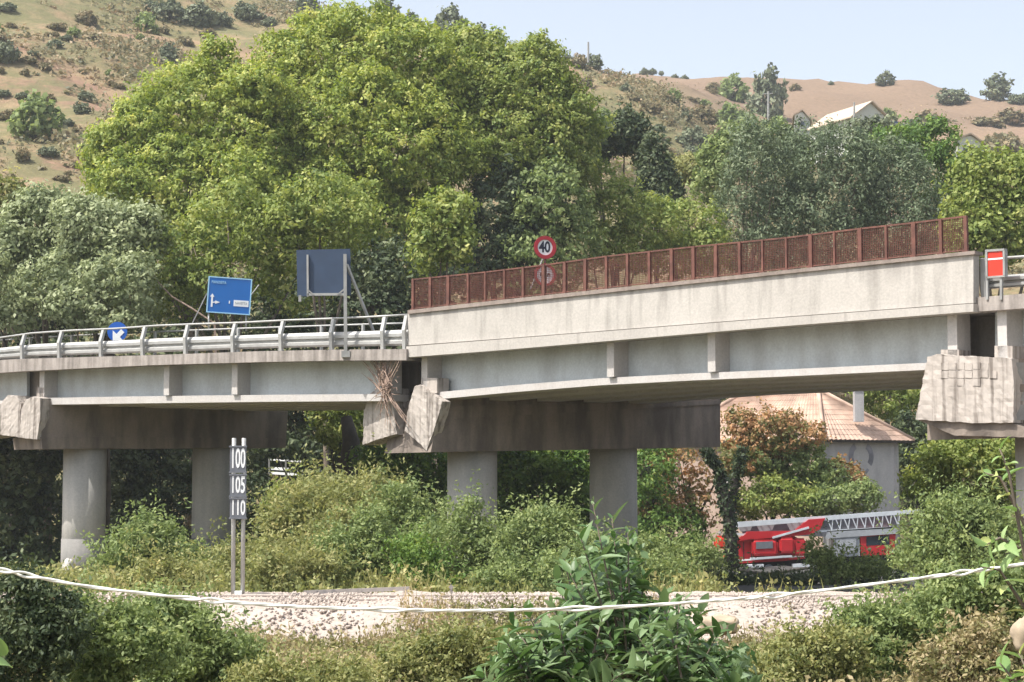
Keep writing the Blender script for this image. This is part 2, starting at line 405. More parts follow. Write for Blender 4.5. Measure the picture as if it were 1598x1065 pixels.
def ground_mat():
    m, n, l, b = nodes('dry hillside and earth')
    tc = n.new('ShaderNodeTexCoord')
    def noise(scale, det=6, rough=0.6):
        x = n.new('ShaderNodeTexNoise'); x.inputs['Scale'].default_value = scale; x.inputs['Detail'].default_value = det
        x.inputs['Roughness'].default_value = rough; l.new(tc.outputs['Object'], x.inputs['Vector']); return x
    a = noise(0.045, 5); c = noise(0.12, 8, 0.7); d = noise(0.9, 6, 0.7)
    r1 = ramp(n, [(0.37, (0.26, 0.165, 0.12)), (0.45, (0.29, 0.21, 0.135)), (0.53, (0.235, 0.19, 0.11)), (0.62, (0.16, 0.15, 0.08))])
    l.new(a.outputs['Fac'], r1.inputs[0])
    r2 = ramp(n, [(0.42, (0, 0, 0)), (0.56, (1, 1, 1))]); l.new(c.outputs['Fac'], r2.inputs[0])
    # far ploughed hill is plain pink earth
    sx = n.new('ShaderNodeSeparateXYZ'); l.new(tc.outputs['Object'], sx.inputs[0])
    far = n.new('ShaderNodeMapRange'); far.inputs[1].default_value = 330; far.inputs[2].default_value = 400
    l.new(sx.outputs['Y'], far.inputs[0])
    inv = n.new('ShaderNodeMath'); inv.operation = 'SUBTRACT'; inv.inputs[0].default_value = 0.85; inv.use_clamp = True; l.new(far.outputs[0], inv.inputs[1])
    am = n.new('ShaderNodeMath'); am.operation = 'MULTIPLY'; l.new(r2.outputs[0], am.inputs[0]); l.new(inv.outputs[0], am.inputs[1])
    mx = n.new('ShaderNodeMix'); mx.data_type = 'RGBA'; l.new(am.outputs[0], mx.inputs[0])
    l.new(r1.outputs[0], mx.inputs[6]); mx.inputs[7].default_value = (0.15, 0.15, 0.075, 1)
    mf = n.new('ShaderNodeMix'); mf.data_type = 'RGBA'; l.new(far.outputs[0], mf.inputs[0])
    l.new(mx.outputs[2], mf.inputs[6]); mf.inputs[7].default_value = (0.225, 0.163, 0.118, 1)
    near = n.new('ShaderNodeMapRange'); near.inputs[1].default_value = 112; near.inputs[2].default_value = 125
    l.new(sx.outputs['Y'], near.inputs[0])
    mn = n.new('ShaderNodeMix'); mn.data_type = 'RGBA'; l.new(near.outputs[0], mn.inputs[0])
    rn = ramp(n, [(0.4, (0.12, 0.10, 0.06)), (0.6, (0.22, 0.18, 0.11))]); l.new(d.outputs['Fac'], rn.inputs[0])
    l.new(rn.outputs[0], mn.inputs[6]); l.new(mf.outputs[2], mn.inputs[7])
    mm = n.new('ShaderNodeMix'); mm.data_type = 'RGBA'; mm.blend_type = 'MULTIPLY'; mm.inputs[0].default_value = 1
    r4 = ramp(n, [(0.3, (0.78, 0.78, 0.76)), (0.7, (1.15, 1.12, 1.08))]); l.new(d.outputs['Fac'], r4.inputs[0])
    l.new(mn.outputs[2], mm.inputs[6]); l.new(r4.outputs[0], mm.inputs[7])
    l.new(mm.outputs[2], b.inputs['Base Color'])
    bp = n.new('ShaderNodeBump'); bp.inputs['Strength'].default_value = 0.6; bp.inputs['Distance'].default_value = 0.5
    l.new(d.outputs['Fac'], bp.inputs['Height']); l.new(bp.outputs[0], b.inputs['Normal'])
    b.inputs['Roughness'].default_value = 0.95; b.inputs['Specular IOR Level'].default_value = 0.1
    return m

tag(link('ground', np_mesh('ground', gv, gf, smooth=True), ground_mat()), kind='structure')

# ------------------------------------------------------------------ foliage engine
def leaf_cloud(cen, nrm, size, tint, rng, aspect=0.55, spread=0.9, droop=0.0):
    """rhombic leaves at cen; returns verts, faces, tint per vertex"""
    n = len(cen)
    nn = nrm + rng.normal(0, spread, (n, 3)); nn /= np.linalg.norm(nn, axis=1)[:, None] + 1e-9
    a = rng.normal(0, 1, (n, 3)); a[:, 2] -= droop
    a -= nn * np.sum(a * nn, 1)[:, None]; a /= np.linalg.norm(a, axis=1)[:, None] + 1e-9
    b = np.cross(nn, a)
    L = (size * rng.uniform(0.6, 1.35, n))[:, None] * 0.5
    v = np.stack([cen - a * L, cen + b * L * aspect + a * L * .15, cen + a * L, cen - b * L * aspect + a * L * .15], 1).reshape(-1, 3)
    f = np.arange(4 * n).reshape(n, 4)
    return v, f, np.repeat(tint, 4)

def crown_points(lobes, leaves, clump=22, csize=0.5, seed=0, inner=0.72, flat_=0.7, up=0.45, gap=0.25, kids=5, sprig=.45, shrink=1.0):
    rng = np.random.default_rng(seed)
    base = list(lobes); lobes = [tuple(l[:3]) + tuple(r * shrink for r in l[3:6]) for l in lobes]
    for l in base:
        for _ in range(kids):
            d = rng.normal(0, 1, 3); d[1] -= .5; d[2] += .4; d /= np.linalg.norm(d); q = rng.uniform(.28, .48)
            lobes.append((l[0] + d[0] * l[3] * .82, l[1] + d[1] * l[4] * .82, l[2] + d[2] * l[5] * .82, l[3] * q, l[4] * q, l[5] * q))
    area = np.array([l[3] * l[5] + l[3] * l[4] + l[4] * l[5] for l in lobes])
    nclump = max(4, leaves // clump)
    cnt = np.maximum(2, (nclump * area / area.sum()).astype(int))
    CS, NS, TS = [], [], []
    for li, l in enumerate(lobes):
        c = np.array(l[:3]); r = np.array(l[3:6]); k = cnt[li]
        d = rng.normal(0, 1, (k * 2, 3)); d /= np.linalg.norm(d, axis=1)[:, None]
        ph = rng.uniform(0, 6.28, 6)
        bump = 1 + 0.10 * np.sin(d[:, 0] * 5 + ph[0]) * np.sin(d[:, 2] * 6 + ph[1]) + 0.07 * np.sin(d[:, 1] * 9 + d[:, 2] * 8 + ph[2])
        holes = np.sin(d[:, 0] * 7 + ph[3]) + np.sin(d[:, 1] * 7 + ph[4]) + np.sin(d[:, 2] * 8 + ph[5])
        rad = bump * rng.uniform(inner, 1.04, k * 2) ** 0.8
        keep = (holes > -1.6) | (rng.random(k * 2) > gap * 3)
        p = c + d * r * rad[:, None]
        ok = keep.copy()
        for lj, m in enumerate(lobes):
            if lj == li: continue
            q = (p - np.array(m[:3])) / np.array(m[3:6])
            ok &= np.sum(q * q, 1) > 0.40
        p = p[ok][:k]; d = d[ok][:k]
        m = len(p)
        if m == 0: continue
        ct = rng.normal(0.5, 0.17, m)
        s = csize * rng.uniform(0.6, 1.3, m)
        off = np.clip(rng.normal(0, 1, (m, clump, 3)), -1.9, 1.9) * s[:, None, None] * np.array([0.6, 0.6, 0.6 * flat_])
        el = np.minimum(np.abs(rng.normal(0, 1, (m, clump, 1))), 1.5) * (rng.random((m, 1, 1)) < .45) * s[:, None, None] * sprig
        dd = d + rng.normal(0, .5, d.shape); dd[:, 2] += .5
        q = p[:, None, :] + off * (1 - .35 * (el > 0)) + dd[:, None, :] * el
        out = d[:, None, :] * 0.7 + off / (s[:, None, None] + 1e-6) * 1.1; out[..., 2] += up
        tt = ct[:, None] + 0.10 * off[..., 2] / s[:, None] + rng.normal(0, 0.09, (m, clump))
        CS.append(q.reshape(-1, 3)); NS.append(out.reshape(-1, 3)); TS.append(tt.ravel())
    C = np.concatenate(CS); N = np.concatenate(NS); N /= np.linalg.norm(N, axis=1)[:, None] + 1e-9
    return C, N, np.clip(np.concatenate(TS), 0.01, 0.99), rng

def lobe(u, v, ru, rv, Y, dy=0.0, dr=0.85):
    Y2 = Y + dy
    c = W(u, v, Y2); k = Y2 / FPX
    return (c[0], c[1], c[2], ru * k, max(ru, rv) * k * dr, rv * k)

LEAFTOTAL = [0]
def tree(name, label, cat, lobes, base, mat, leaves, leaf=0.28, csize=0.55, trunk=0.25, seed=0, group=None, bark='bark', limbs=True,
         aspect=0.55, spread=0.45, clump=22, inner=0.72, droop=0.0, flat_=0.7, up=0.45, gap=0.25, stems=1, kids=5, sprig=.45, shrink=1.0):
    rng0 = random.Random(seed)
    bx, by = base; bz = float(ground(bx, by)) - 0.05
    org = np.array([bx, by, bz])
    e = empty(name, org, label, cat, group)
    C, N, T, rng = crown_points(lobes, leaves, clump, csize, seed, inner, flat_, up, gap, kids, sprig, shrink)
    gz = ground(C[:, 0], C[:, 1]); k = C[:, 2] > gz - 0.1
    C, N, T = C[k], N[k], T[k]
    v, f, t = leaf_cloud(C, N, leaf, T, rng, aspect, spread, droop)
    LEAFTOTAL[0] += len(f)
    link('crown', np_mesh('crown', v - org, f, t), mat, e)
    mb = MB()
    L = sorted(lobes, key=lambda q: -q[2])
    top = np.array(L[0][:3]); mid = np.mean([np.array(q[:3]) for q in lobes], 0)
    for s in range(stems):
        o = org + (np.array([rng0.uniform(-1, 1), rng0.uniform(-.5, .5), 0]) * trunk * (3 if stems > 1 else 0))
        fork = o * 0.5 + mid * 0.5; fork[2] = o[2] + (mid[2] - o[2]) * 0.55
        fork[:2] = o[:2] * .7 + mid[:2] * .3
        pts = [o, o * .6 + fork * .4 + np.array([rng0.uniform(-1, 1) * trunk, 0, 0]), fork]
        mb.tube(pts, [trunk, trunk * .8, trunk * .62], 8)
        if limbs:
            for q in lobes[s::stems]:
                q = np.array(q[:3]); m1 = fork * .5 + q * .5 + np.array([rng0.uniform(-1, 1), rng0.uniform(-1, 1), rng0.uniform(-.3, 1)]) * trunk * 1.5
                mb.tube([fork, m1, q], [trunk * .5, trunk * .32, trunk * .08], 6)
    mb.build('trunk', M[bark], e, org, True)
    return e

# ------------------------------------------------------------------ the bridge
L = Plane(plan(33, 76.5), plan(628, 65.0))
RR = Plane(plan(637, 65.0), plan(1520, 49.2))
R2 = Plane(plan(1520, 49.2), plan(1760, 45.6))
bridge = empty('road_bridge', (W(690, 750, 65)[0], 65, -4.0), 'concrete and steel road viaduct with stained pier caps crossing the railway', 'bridge')
BO = np.array(bridge.location)

def pp(pl, poly, o0, o1, name=None, m=None, parent=bridge, origin=BO, mb=None):
    p = [pl.hit(u, v, o0) for u, v in poly]
    b = mb or MB(); b.prism(p, pl.n * (o1 - o0))
    if name: return b.build(name, m, parent, origin)
    return b

# decks
pp(L, [(-220, 575), (30, 560.5), (240, 554.5), (400, 548.5), (520, 546), (634, 545), (634, 562.5), (520, 563), (400, 565.5), (240, 570), (30, 580), (-220, 598)], 0, 0.5, 'kerb', M['kerb'])
pp(L, [(-220, 583), (30, 566), (400, 554), (634, 550), (634, 561), (400, 563.5), (30, 577.5), (-220, 595)], 0.45, 11.0, 'deck_slab', M['slab'])
ptop = lambda u: np.interp(u, [636, 780, 1200, 1519], [490, 474.5, 430, 396.5])
pbot = lambda u: np.interp(u, [636, 780, 960, 1200, 1519], [539.5, 529, 515, 496.5, 473])
pb_ = MB(); us_ = np.linspace(636, 1519, 60)
for u in us_:
    q = [RR.hit(u, ptop(u), .10), RR.hit(u, pbot(u), .10)]
    q += [q[1] + RR.n * .32, q[0] + RR.n * .32]
    pb_.v += [tuple(p) for p in q]
for i in range(len(us_) - 1):
    o_ = 4 * i
    for k in range(4): pb_.f.append((o_ + k, o_ + (k + 1) % 4, o_ + 4 + (k + 1) % 4, o_ + 4 + k))
pb_.f += [(3, 2, 1, 0), tuple(4 * (len(us_) - 1) + k for k in range(4))]
pw_ = pb_.build('parapet_wall', M['parapet_wall'], bridge, BO)
at_ = pw_.data.attributes.new('down', 'FLOAT', 'POINT'); at_.data.foreach_set('value', np.tile([0., 1., 1., 0.], len(us_)).astype(np.float32))
pp(RR, [(636, 536), (780, 526), (960, 512), (1200, 494), (1519, 470), (1519, 478), (1200, 501), (960, 520), (780, 534), (636, 545)], .17, .40, 'recess', M['slab'])
pp(RR, [(634, 541), (780, 530), (960, 516), (1200, 497.5), (1519, 474), (1519, 486.5), (1200, 511), (960, 531.5), (780, 547), (634, 558)], 0.0, 0.5, 'parapet_ledge', M['parapet'])
cop = pp(RR, [(636, 484.5), (780, 468.5), (1200, 424.5), (1521, 391.5), (1521, 397), (1200, 430.2), (780, 474.7), (636, 490.3)], 0.02, 0.48, 'coping', M['cap_rail'])
pp(RR, [(636, 545), (1519, 478), (1519, 486), (1200, 510.3), (960, 531), (780, 546), (636, 557)], 0.45, 11.0, 'deck_slab', M['slab'])
pp(R2, [(1519, 465), (1760, 445), (1760, 470), (1519, 487)], 0.25, 0.8, 'kerb', M['kerb'])
pp(R2, [(1519, 474), (1760, 455), (1760, 471), (1519, 486.5)], 0.7, 11.0, 'deck_slab', M['slab'])
for pl, a, b in ((L, (-220, 566), (634, 548)), (RR, (636, 540), (1519, 474)), (R2, (1519, 470), (1760, 452))):
    pa = pl.hit(*a, 0.9); pb = pl.hit(*b, 0.9)
    MB().prism([pa, pb, pb + pl.n * 9.4, pa + pl.n * 9.4], (0, 0, 0.06)).build('road_surface', M['asphalt'], bridge, BO)

def girder(pl, top, bot, stiff, ends, n=4, step=2.15):
    """top: web top line, bot: flange bottom line (lists of u,v); stiff: u positions on the outer girder"""
    g0 = None
    us = [q[0] for q in bot]
    def vt(u): return np.interp(u, [q[0] for q in top], [q[1] for q in top])
    def vb(u): return np.interp(u, us, [q[1] for q in bot])
    uu = np.linspace(ends[0], ends[1], 7)
    th = 11
    for k in range(n + 1):
        mb = MB()
        poly = [pl.hit(u, vt(u) - 4, 1.25) for u in uu] + [pl.hit(u, vb(u) - 3, 1.25) for u in uu[::-1]]
        poly = [p + pl.n * step * k for p in poly]
        mb.prism(poly, pl.n * 0.16)
        g = mb.build('girder', M['web'], bridge, BO)
        fl = MB()
        for u0, u1 in zip(uu[:-1], uu[1:]):
            q = [pl.hit(u0, vb(u0) - th, .62), pl.hit(u1, vb(u1) - th, .62), pl.hit(u1, vb(u1), .62), pl.hit(u0, vb(u0), .62)]
            fl.prism([p + pl.n * step * k for p in q], pl.n * 1.0)
        fl.build('bottom_flange', M['flange'], g, BO)
        if k == 0: g0 = g
    for u in stiff:
        p = pl.hit(u, vt(u), 0.50); q = pl.hit(u, vb(u) - th - 1, 0.50)
        q[:2] = p[:2]
        MB().prism([p + (0, 0, .05), p + pl.n * .74 + (0, 0, .05), q + pl.n * .74, q], pl.d * 0.30).build('stiffener', M['flange'], g0, BO)
    # cross beams between girders
    cb = MB()
    for u in np.linspace(ends[0] + 20, ends[1] - 20, 6):
        p = pl.hit(u, vt(u) + 6, 1.5); q = pl.hit(u, vb(u) - 20, 1.5); q[:2] = p[:2]
        cb.prism([p, p + pl.n * step * n, q + pl.n * step * n, q], pl.d * 0.25)
    cb.build('cross_beams', M['slab'], bridge, BO)
    return g0

girder(L, [(-220, 602), (60, 578), (240, 570), (400, 566), (615, 562)], [(-220, 655), (0, 636)], [], (-210, 42))
girder(L, [(60, 578), (240, 570), (400, 566), (615, 562)], [(62, 632), (240, 629.5), (400, 627.5), (610, 626)], [62, 256, 362, 598], (62, 612))
girder(RR, [(650, 556), (780, 546), (960, 531), (1200, 510), (1500, 487)], [(655, 626), (780, 614), (950, 600.5), (1110, 592.5), (1200, 589), (1500, 575)], [658, 947, 1104, 1478], (657, 1496))
girder(R2, [(1545, 484), (1760, 470)], [(1552, 580), (1760, 566)], [1556, 1690], (1553, 1755))

# piers: cap (with ledge) > noses; columns
def capface(A, B, v0, v1, thick, name_band=None, parent=None):
    pl = Plane(plan(*A), plan(*B))
    tl, tr, br, bl = v0[0], v0[1], v1[1], v1[0]
    return pl
def pier(A, B, poly, band, thick, cols, noses, Yn=None):
    """A, B plan ends (u,Y) of the visible long face; poly in image bearings on that face"""
    pl = Plane(plan(*A), plan(*B))
    c = MB(); c.prism([pl.hit(u, v) for u, v in poly], pl.n * thick)
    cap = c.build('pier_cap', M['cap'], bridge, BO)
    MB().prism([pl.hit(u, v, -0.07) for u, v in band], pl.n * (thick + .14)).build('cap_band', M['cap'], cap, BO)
    for (u, w, vtop, vbot) in cols:
        p = pl.hit(u, vtop, thick * .42 if thick > 2 else thick * .5)
        dist = p[1]; r = w * dist / FPX / 2
        zb = float(ground(p[0], p[1])) - 0.3
        cm = MB().tube([(p[0], p[1], zb), (p[0], p[1], p[2] + 0.35)], r, 40)
        col = cm.build('column', M['column'], bridge, BO, True)
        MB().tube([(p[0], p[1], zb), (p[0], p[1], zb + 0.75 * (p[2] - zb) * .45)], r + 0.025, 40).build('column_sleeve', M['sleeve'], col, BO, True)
    return pl, cap
p1, cap1 = pier((66, 76.0), (450, 84.0), [(62, 628), (450, 629), (446, 697), (380, 699), (66, 699)], [(64, 682), (447, 684), (446, 699), (66, 701)], 2.6,
                [(133, 66, 700, 905), (333, 64, 700, 860)], None)
p2, cap2 = pier((688, 64.8), (1125, 72.6), [(690, 622), (1124, 618), (1124, 698), (672, 706)], [(686, 634), (1125, 626), (1125, 631), (686, 655)], 3.2,
                [(737, 78, 706, 905), (957, 74, 700, 905)], None)
p3, cap3 = pier((1580, 48.2), (1960, 55), [(1582, 560), (1960, 556), (1960, 668), (1582, 684)], [(1582, 600), (1960, 596), (1960, 606), (1582, 612)], 3.0,
                [(1622, 74, 684, 905)], None)
# lit, spalled ends of the caps
def nose(plane, poly, depth, cap, seed, amt=0.07, o=0.0, m='nose', cuts=4, name='cap_end'):
    c = MB(); c.prism([plane.hit(u, v, o) for u, v in poly], plane.n * depth)
    ob = c.build(name, M[m], cap, BO)
    roughen(ob, amt * .8, 2.2, .12, seed, (plane.d, plane.n, (0, 0, 1)))
    return ob
e1 = Plane(plan(66, 75.8), plan(66, 75.8) - np.array([L.d[0], L.d[1]])*-1.0)
e1 = Plane(plan(66, 75.8), np.array(plan(66, 75.8)) + L.d[:2])
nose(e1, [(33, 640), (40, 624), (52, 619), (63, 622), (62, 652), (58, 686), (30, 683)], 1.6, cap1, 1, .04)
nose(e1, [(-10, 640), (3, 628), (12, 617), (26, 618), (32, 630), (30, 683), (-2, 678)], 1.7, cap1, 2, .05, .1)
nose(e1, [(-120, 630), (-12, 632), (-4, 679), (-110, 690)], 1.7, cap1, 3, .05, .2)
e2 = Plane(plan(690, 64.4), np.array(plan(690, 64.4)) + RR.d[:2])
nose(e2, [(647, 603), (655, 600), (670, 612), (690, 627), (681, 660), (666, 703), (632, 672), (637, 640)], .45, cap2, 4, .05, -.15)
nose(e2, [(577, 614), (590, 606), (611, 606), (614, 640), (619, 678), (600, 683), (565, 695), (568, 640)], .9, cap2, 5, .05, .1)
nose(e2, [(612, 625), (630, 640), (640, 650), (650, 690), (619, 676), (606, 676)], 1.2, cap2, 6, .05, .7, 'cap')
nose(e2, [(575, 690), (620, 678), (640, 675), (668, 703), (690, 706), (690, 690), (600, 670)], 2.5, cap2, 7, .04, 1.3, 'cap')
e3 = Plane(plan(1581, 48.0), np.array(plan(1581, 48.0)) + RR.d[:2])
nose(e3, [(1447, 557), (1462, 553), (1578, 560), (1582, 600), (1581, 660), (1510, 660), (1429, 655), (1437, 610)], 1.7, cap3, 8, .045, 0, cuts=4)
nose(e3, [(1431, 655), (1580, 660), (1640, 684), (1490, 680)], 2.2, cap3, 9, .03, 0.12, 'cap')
# exposed small blocks at the top of the right hand cap end
rb = random.Random(5)
for r_ in range(3):
    for c_ in range(7):
        if (r_ == 2 and c_ not in (1, 2, 4)) or (r_ == 0 and c_ == 6): continue
        u = 1468 + c_ * 12.5 + rb.uniform(-.6, .6); v = 566 + r_ * 12.6 + rb.uniform(-.6, .6)
        q = [(u, v), (u + 11.6, v + .4), (u + 11.6, v + 11.6), (u, v + 11.2)]
        MB().prism([e3.hit(a, b, -0.016 - rb.random() * .008) for a, b in q], e3.n * .14).build('block', M['nose'], cap3, BO)
for (u0, v0, u1, v1) in ((1583, 566, 1598, 600), (1584, 606, 1600, 626), (1584, 632, 1602, 656)):
    MB().prism([p3.hit(u0, v0, -.05), p3.hit(u1, v0, -.05), p3.hit(u1, v1, -.05), p3.hit(u0, v1, -.05)], p3.n * .1).build('plate', M['galv_dull'], cap3, BO)
# bearing blocks
for pl, u0, u1, v0, v1 in ((RR, 1468, 1496, 546, 560), (R2, 1552, 1580, 540, 562), (RR, 657, 682, 590, 614), (L, 57, 68, 605, 628)):
    q = [(u0, v0), (u1, v0), (u1, v1), (u0, v1)]
    pp(pl, q, 0.5, 1.1, 'bearing_block', M['nose'])
# end diaphragms in the gaps between the spans
pp(L, [(604, 566), (655, 562), (655, 608), (604, 620)], 2.4, 2.7, 'end_diaphragm', M['slab'])
pp(RR, [(1496, 492), (1556, 488), (1556, 556), (1496, 562)], 2.2, 2.5, 'end_diaphragm', M['slab'])
pp(L, [(36, 580), (64, 578), (64, 620), (36, 624)], 1.6, 1.9, 'end_diaphragm', M['slab'])

# dry creeper hanging from the joint
rc = random.Random(11)
co = e2.hit(601, 600, -.45)
cr = empty('dry_creeper', co, 'dead brown creeper fanning over the pier end at the deck joint', 'creeper')
b1, b2 = MB(), MB()
for i in range(70):
    u0 = 600 + rc.uniform(-9, 9); v0 = 606 + rc.uniform(-12, 10)
    up_ = rc.random() < .62
    u1 = u0 + (rc.uniform(-42, 26) if up_ else rc.uniform(-28, 40)); v1 = v0 - rc.uniform(20, 62) if up_ else v0 + rc.uniform(20, 75)
    pts = []
    for t in (0, .35, .7, 1):
        pts.append(e2.hit(u0 + (u1 - u0) * (t ** 1.3) + rc.uniform(-1.5, 1.5), v0 + (v1 - v0) * t, -.45 + rc.uniform(-.18, .15)))
    (b1 if i % 3 else b2).tube(pts, [.022, .017, .012, .005], 4)
for i in range(60):
    p = e2.hit(600 + rc.gauss(0, 9), 604 + rc.gauss(0, 11), -.5 + rc.uniform(-.15, .2))
    q = p + np.array([rc.gauss(0, .18), rc.gauss(0, .1), rc.gauss(0, .2)])
    b2.tube([p, (p + q) / 2 + rc.gauss(0, .05), q], [.02, .014, .006], 4)
tag(b1.build('twigs', M['twig'], cr, co), kind=None); b2.build('stems', M['twig'], cr, co)

# ------------------------------------------------------------------ guardrails, near and far, left span
def guardrail(pl, name, label, posts, topline, kerbline, beams, off, group, ends, postmat='galv', postw=0.14, beam_off=0.22, curved=True):
    vt = lambda u: np.interp(u, [q[0] for q in topline], [q[1] for q in topline])
    vk = lambda u: np.interp(u, [q[0] for q in kerbline], [q[1] for q in kerbline])
    o = pl.hit(posts[len(posts) // 2], vk(posts[len(posts) // 2]), off)
    e = empty(name, o, label, 'guardrail', group)
    for u in posts:
        p = pl.hit(u, vk(u), off); t = pl.hit(u, vt(u), off); h = t[2] - p[2]
        mb = MB()
        prof = [(0, -0.02), (-.02, .3), (-.05, .55), (0.05, .8), (.12, 1.0)] if curved else [(0, -.02), (0, 1)]
        for (x0, z0), (x1, z1) in zip(prof[:-1], prof[1:]):
            a = np.array([p[0], p[1], p[2] + z0 * h]) + pl.n * x0; b = np.array([p[0], p[1], p[2] + z1 * h]) + pl.n * x1
            a2, b2_ = a + pl.n * .13, b + pl.n * .13
            mb.prism([a - pl.d * postw * .5, b - pl.d * postw * .5, b2_ - pl.d * postw * .5, a2 - pl.d * postw * .5], pl.d * postw)
        mb.build('post', M[postmat], e, o)
    us = np.linspace(ends[0], ends[1], 14)
    MB().tube([pl.hit(u, vt(u), off) + pl.n * .15 for u in us], .042, 8).build('handrail', M['galv'], e, o, True)
    for (d0, d1) in beams:   # distance below the top line as a share of the post height
        mb = MB()
        for u0, u1 in zip(us[:-1], us[1:]):
            def P(u, f, k): 
                p = pl.hit(u, vt(u), off); q = pl.hit(u, vk(u), off)
                r = p.copy(); r[2] = p[2] + (q[2] - p[2]) * f
                return r + pl.n * (beam_off + k)
            prof = [(d0, .05), (d0 + (d1 - d0) * .22, -.04), (d0 + (d1 - d0) * .42, -.04), (d0 + (d1 - d0) * .5, .05), (d0 + (d1 - d0) * .58, .05), (d0 + (d1 - d0) * .7, -.04), (d0 + (d1 - d0) * .88, -.04), (d1, .05)]
            ring0 = [P(u0, f, k) for f, k in prof]; ring1 = [P(u1, f, k) for f, k in prof]
            n_ = len(prof)
            vs = ring0 + ring1 + [r + pl.n * .012 for r in ring0] + [r + pl.n * .012 for r in ring1]
            fs = []
            for i in range(n_ - 1):
                fs += [(i, i + 1, n_ + i + 1, n_ + i), (2 * n_ + i, 3 * n_ + i, 3 * n_ + i + 1, 2 * n_ + i + 1)]
            mb.add(vs, fs)
        mb.build('beam', M['galv'], e, o)
    return e
topL = [(-220, 552), (0, 527), (33, 521), (91, 516), (156, 514.5), (221, 509), (288, 506), (362, 504), (437, 500), (516, 497), (596, 493.6), (632, 491)]
kerbL = [(-220, 578), (30, 561), (240, 555), (400, 549), (520, 546.5), (634, 545.5)]
guardrail(L, 'near_guardrail', 'near galvanised guardrail with curved posts along the left span kerb', [-160, -90, -30, 33, 91, 156, 221, 288, 362, 437, 516, 596, 630], topL, kerbL, [(.42, .88)], 0.12, None, (-215, 633))
topF = [(-220, 554), (0, 530), (160, 521), (332, 514), (463, 509.5), (633, 504)]
kerbF = [(-220, 590), (0, 566), (332, 552), (463, 548), (633, 545)]
guardrail(L, 'far_guardrail', 'thinner guardrail on the far side of the left span seen behind the near one', list(range(-150, 640, 65)), topF, kerbF, [(.45, .85)], 10.4, None, (-215, 640), 'galv', .10, -.15, False)
# rail right of the parapet
topR = [(1524, 405), (1560, 402.5), (1760, 388)]
kerbR = [(1524, 466), (1760, 446)]
guardrail(R2, 'right_guardrail', 'guardrail stub behind the red panel at the right end of the parapet', [1534, 1620, 1700], topR, kerbR, [(.42, .75)], 0.45, None, (1526, 1755), 'galv', .14, .3, False)
o = R2.hit(1552, 440, .25)
rp = empty('red_barrier', o, 'upright red plastic panel in a pale frame on the right guardrail', 'barrier')
pp(R2, [(1541, 393), (1564, 391), (1565, 430), (1542, 432)], .20, .28, 'panel', M['plasticred'], rp, o)
fr = MB()
for q in ([(1537, 390), (1567, 388), (1567, 391.5), (1537, 393.5)], [(1564.5, 391), (1567.5, 391), (1568, 431), (1565, 431)], [(1537, 393), (1540.5, 393), (1541, 434), (1538, 434)], [(1538, 431.8), (1568, 429.6), (1568, 432.5), (1538, 435)]):
    fr.prism([R2.hit(u, v, .17) for u, v in q], R2.n * .14)
fr.build('panel_frame', M['galv_dull'], rp, o)
MB().prism([R2.hit(u, v, .19) for u, v in ((1541, 404), (1565, 402), (1565, 404.5), (1541, 406.5))], R2.n * .004).build('reflective_strip', M['white'], rp, o)
for u in (1541, 1563):
    MB().bar(R2.hit(u, 430, .24), R2.hit(u, 468, .24) , .07).build('leg', M['galv_dull'], rp, o)

# ------------------------------------------------------------------ rusty fence on the parapet
fo = RR.hit(1000, 440, .25)
fence = empty('parapet_fence', fo, 'rust brown mesh fence standing on the white parapet of the bridge', 'fence')
fpost = [645, 672, 700, 731, 758, 788, 817, 849, 882, 914, 947, 980, 1014, 1049, 1083, 1118, 1155, 1191, 1228, 1266, 1303, 1343, 1384, 1427, 1469, 1508]
ftop = lambda u: np.interp(u, [645, 750, 850, 947, 1083, 1228, 1345, 1427, 1508], [436.5, 426, 414, 400.5, 385.5, 371.5, 357, 348, 338])
fbot = lambda u: np.interp(u, [636, 780, 1200, 1521], [484.5, 468.5, 424.5, 391.5])
rf = random.Random(3)
for i, u in enumerate(fpost):
    a = RR.hit(u, fbot(u) + 1, .25); b = RR.hit(u, ftop(u) - 1, .25); b[:2] = a[:2]
    w = rf.choice([.07, .12, .13, .10])
    mb = MB(); c = (a + b) / 2
    mb.box(c, (w / 2, .05, (b[2] - a[2]) / 2), RR.d, RR.n)
    mb.box(a + (0, 0, .02), (.09, .09, .02), RR.d, RR.n)
    mb.build('post', M['rust'], fence, fo)
for i, (u0, u1) in enumerate(zip(fpost[:-1], fpost[1:])):
    A0 = RR.hit(u0, fbot(u0) + 1, .25); B0 = RR.hit(u1, fbot(u1) + 1, .25)
    A1 = RR.hit(u0, ftop(u0), .25); B1 = RR.hit(u1, ftop(u1), .25); A1[:2] = A0[:2]; B1[:2] = B0[:2]
    MB().bar(A1, B1, .05, .05).build('top_rail', M['rust'], fence, fo)
    MB().bar(A0 + (0, 0, .06), B0 + (0, 0, .06), .04, .04).build('bottom_rail', M['rust'], fence, fo)
    mb = MB(); nv = 15; nh = 18
    t = .0076
    for k in range(1, nv):
        s = k / nv; p = A0 + (B0 - A0) * s; q = A1 + (B1 - A1) * s
        mb.bar(p + (0, 0, .05), q, 2 * t, 2 * t, RR.n)
    for k in range(1, nh):
        s = k / nh; p = A0 + (A1 - A0) * s; q = B0 + (B1 - B0) * s
        mb.bar(p + RR.n * .012, q + RR.n * .012, 2 * t, 2 * t)
    mb.build('wire_mesh', M['rust_wire'], fence, fo)

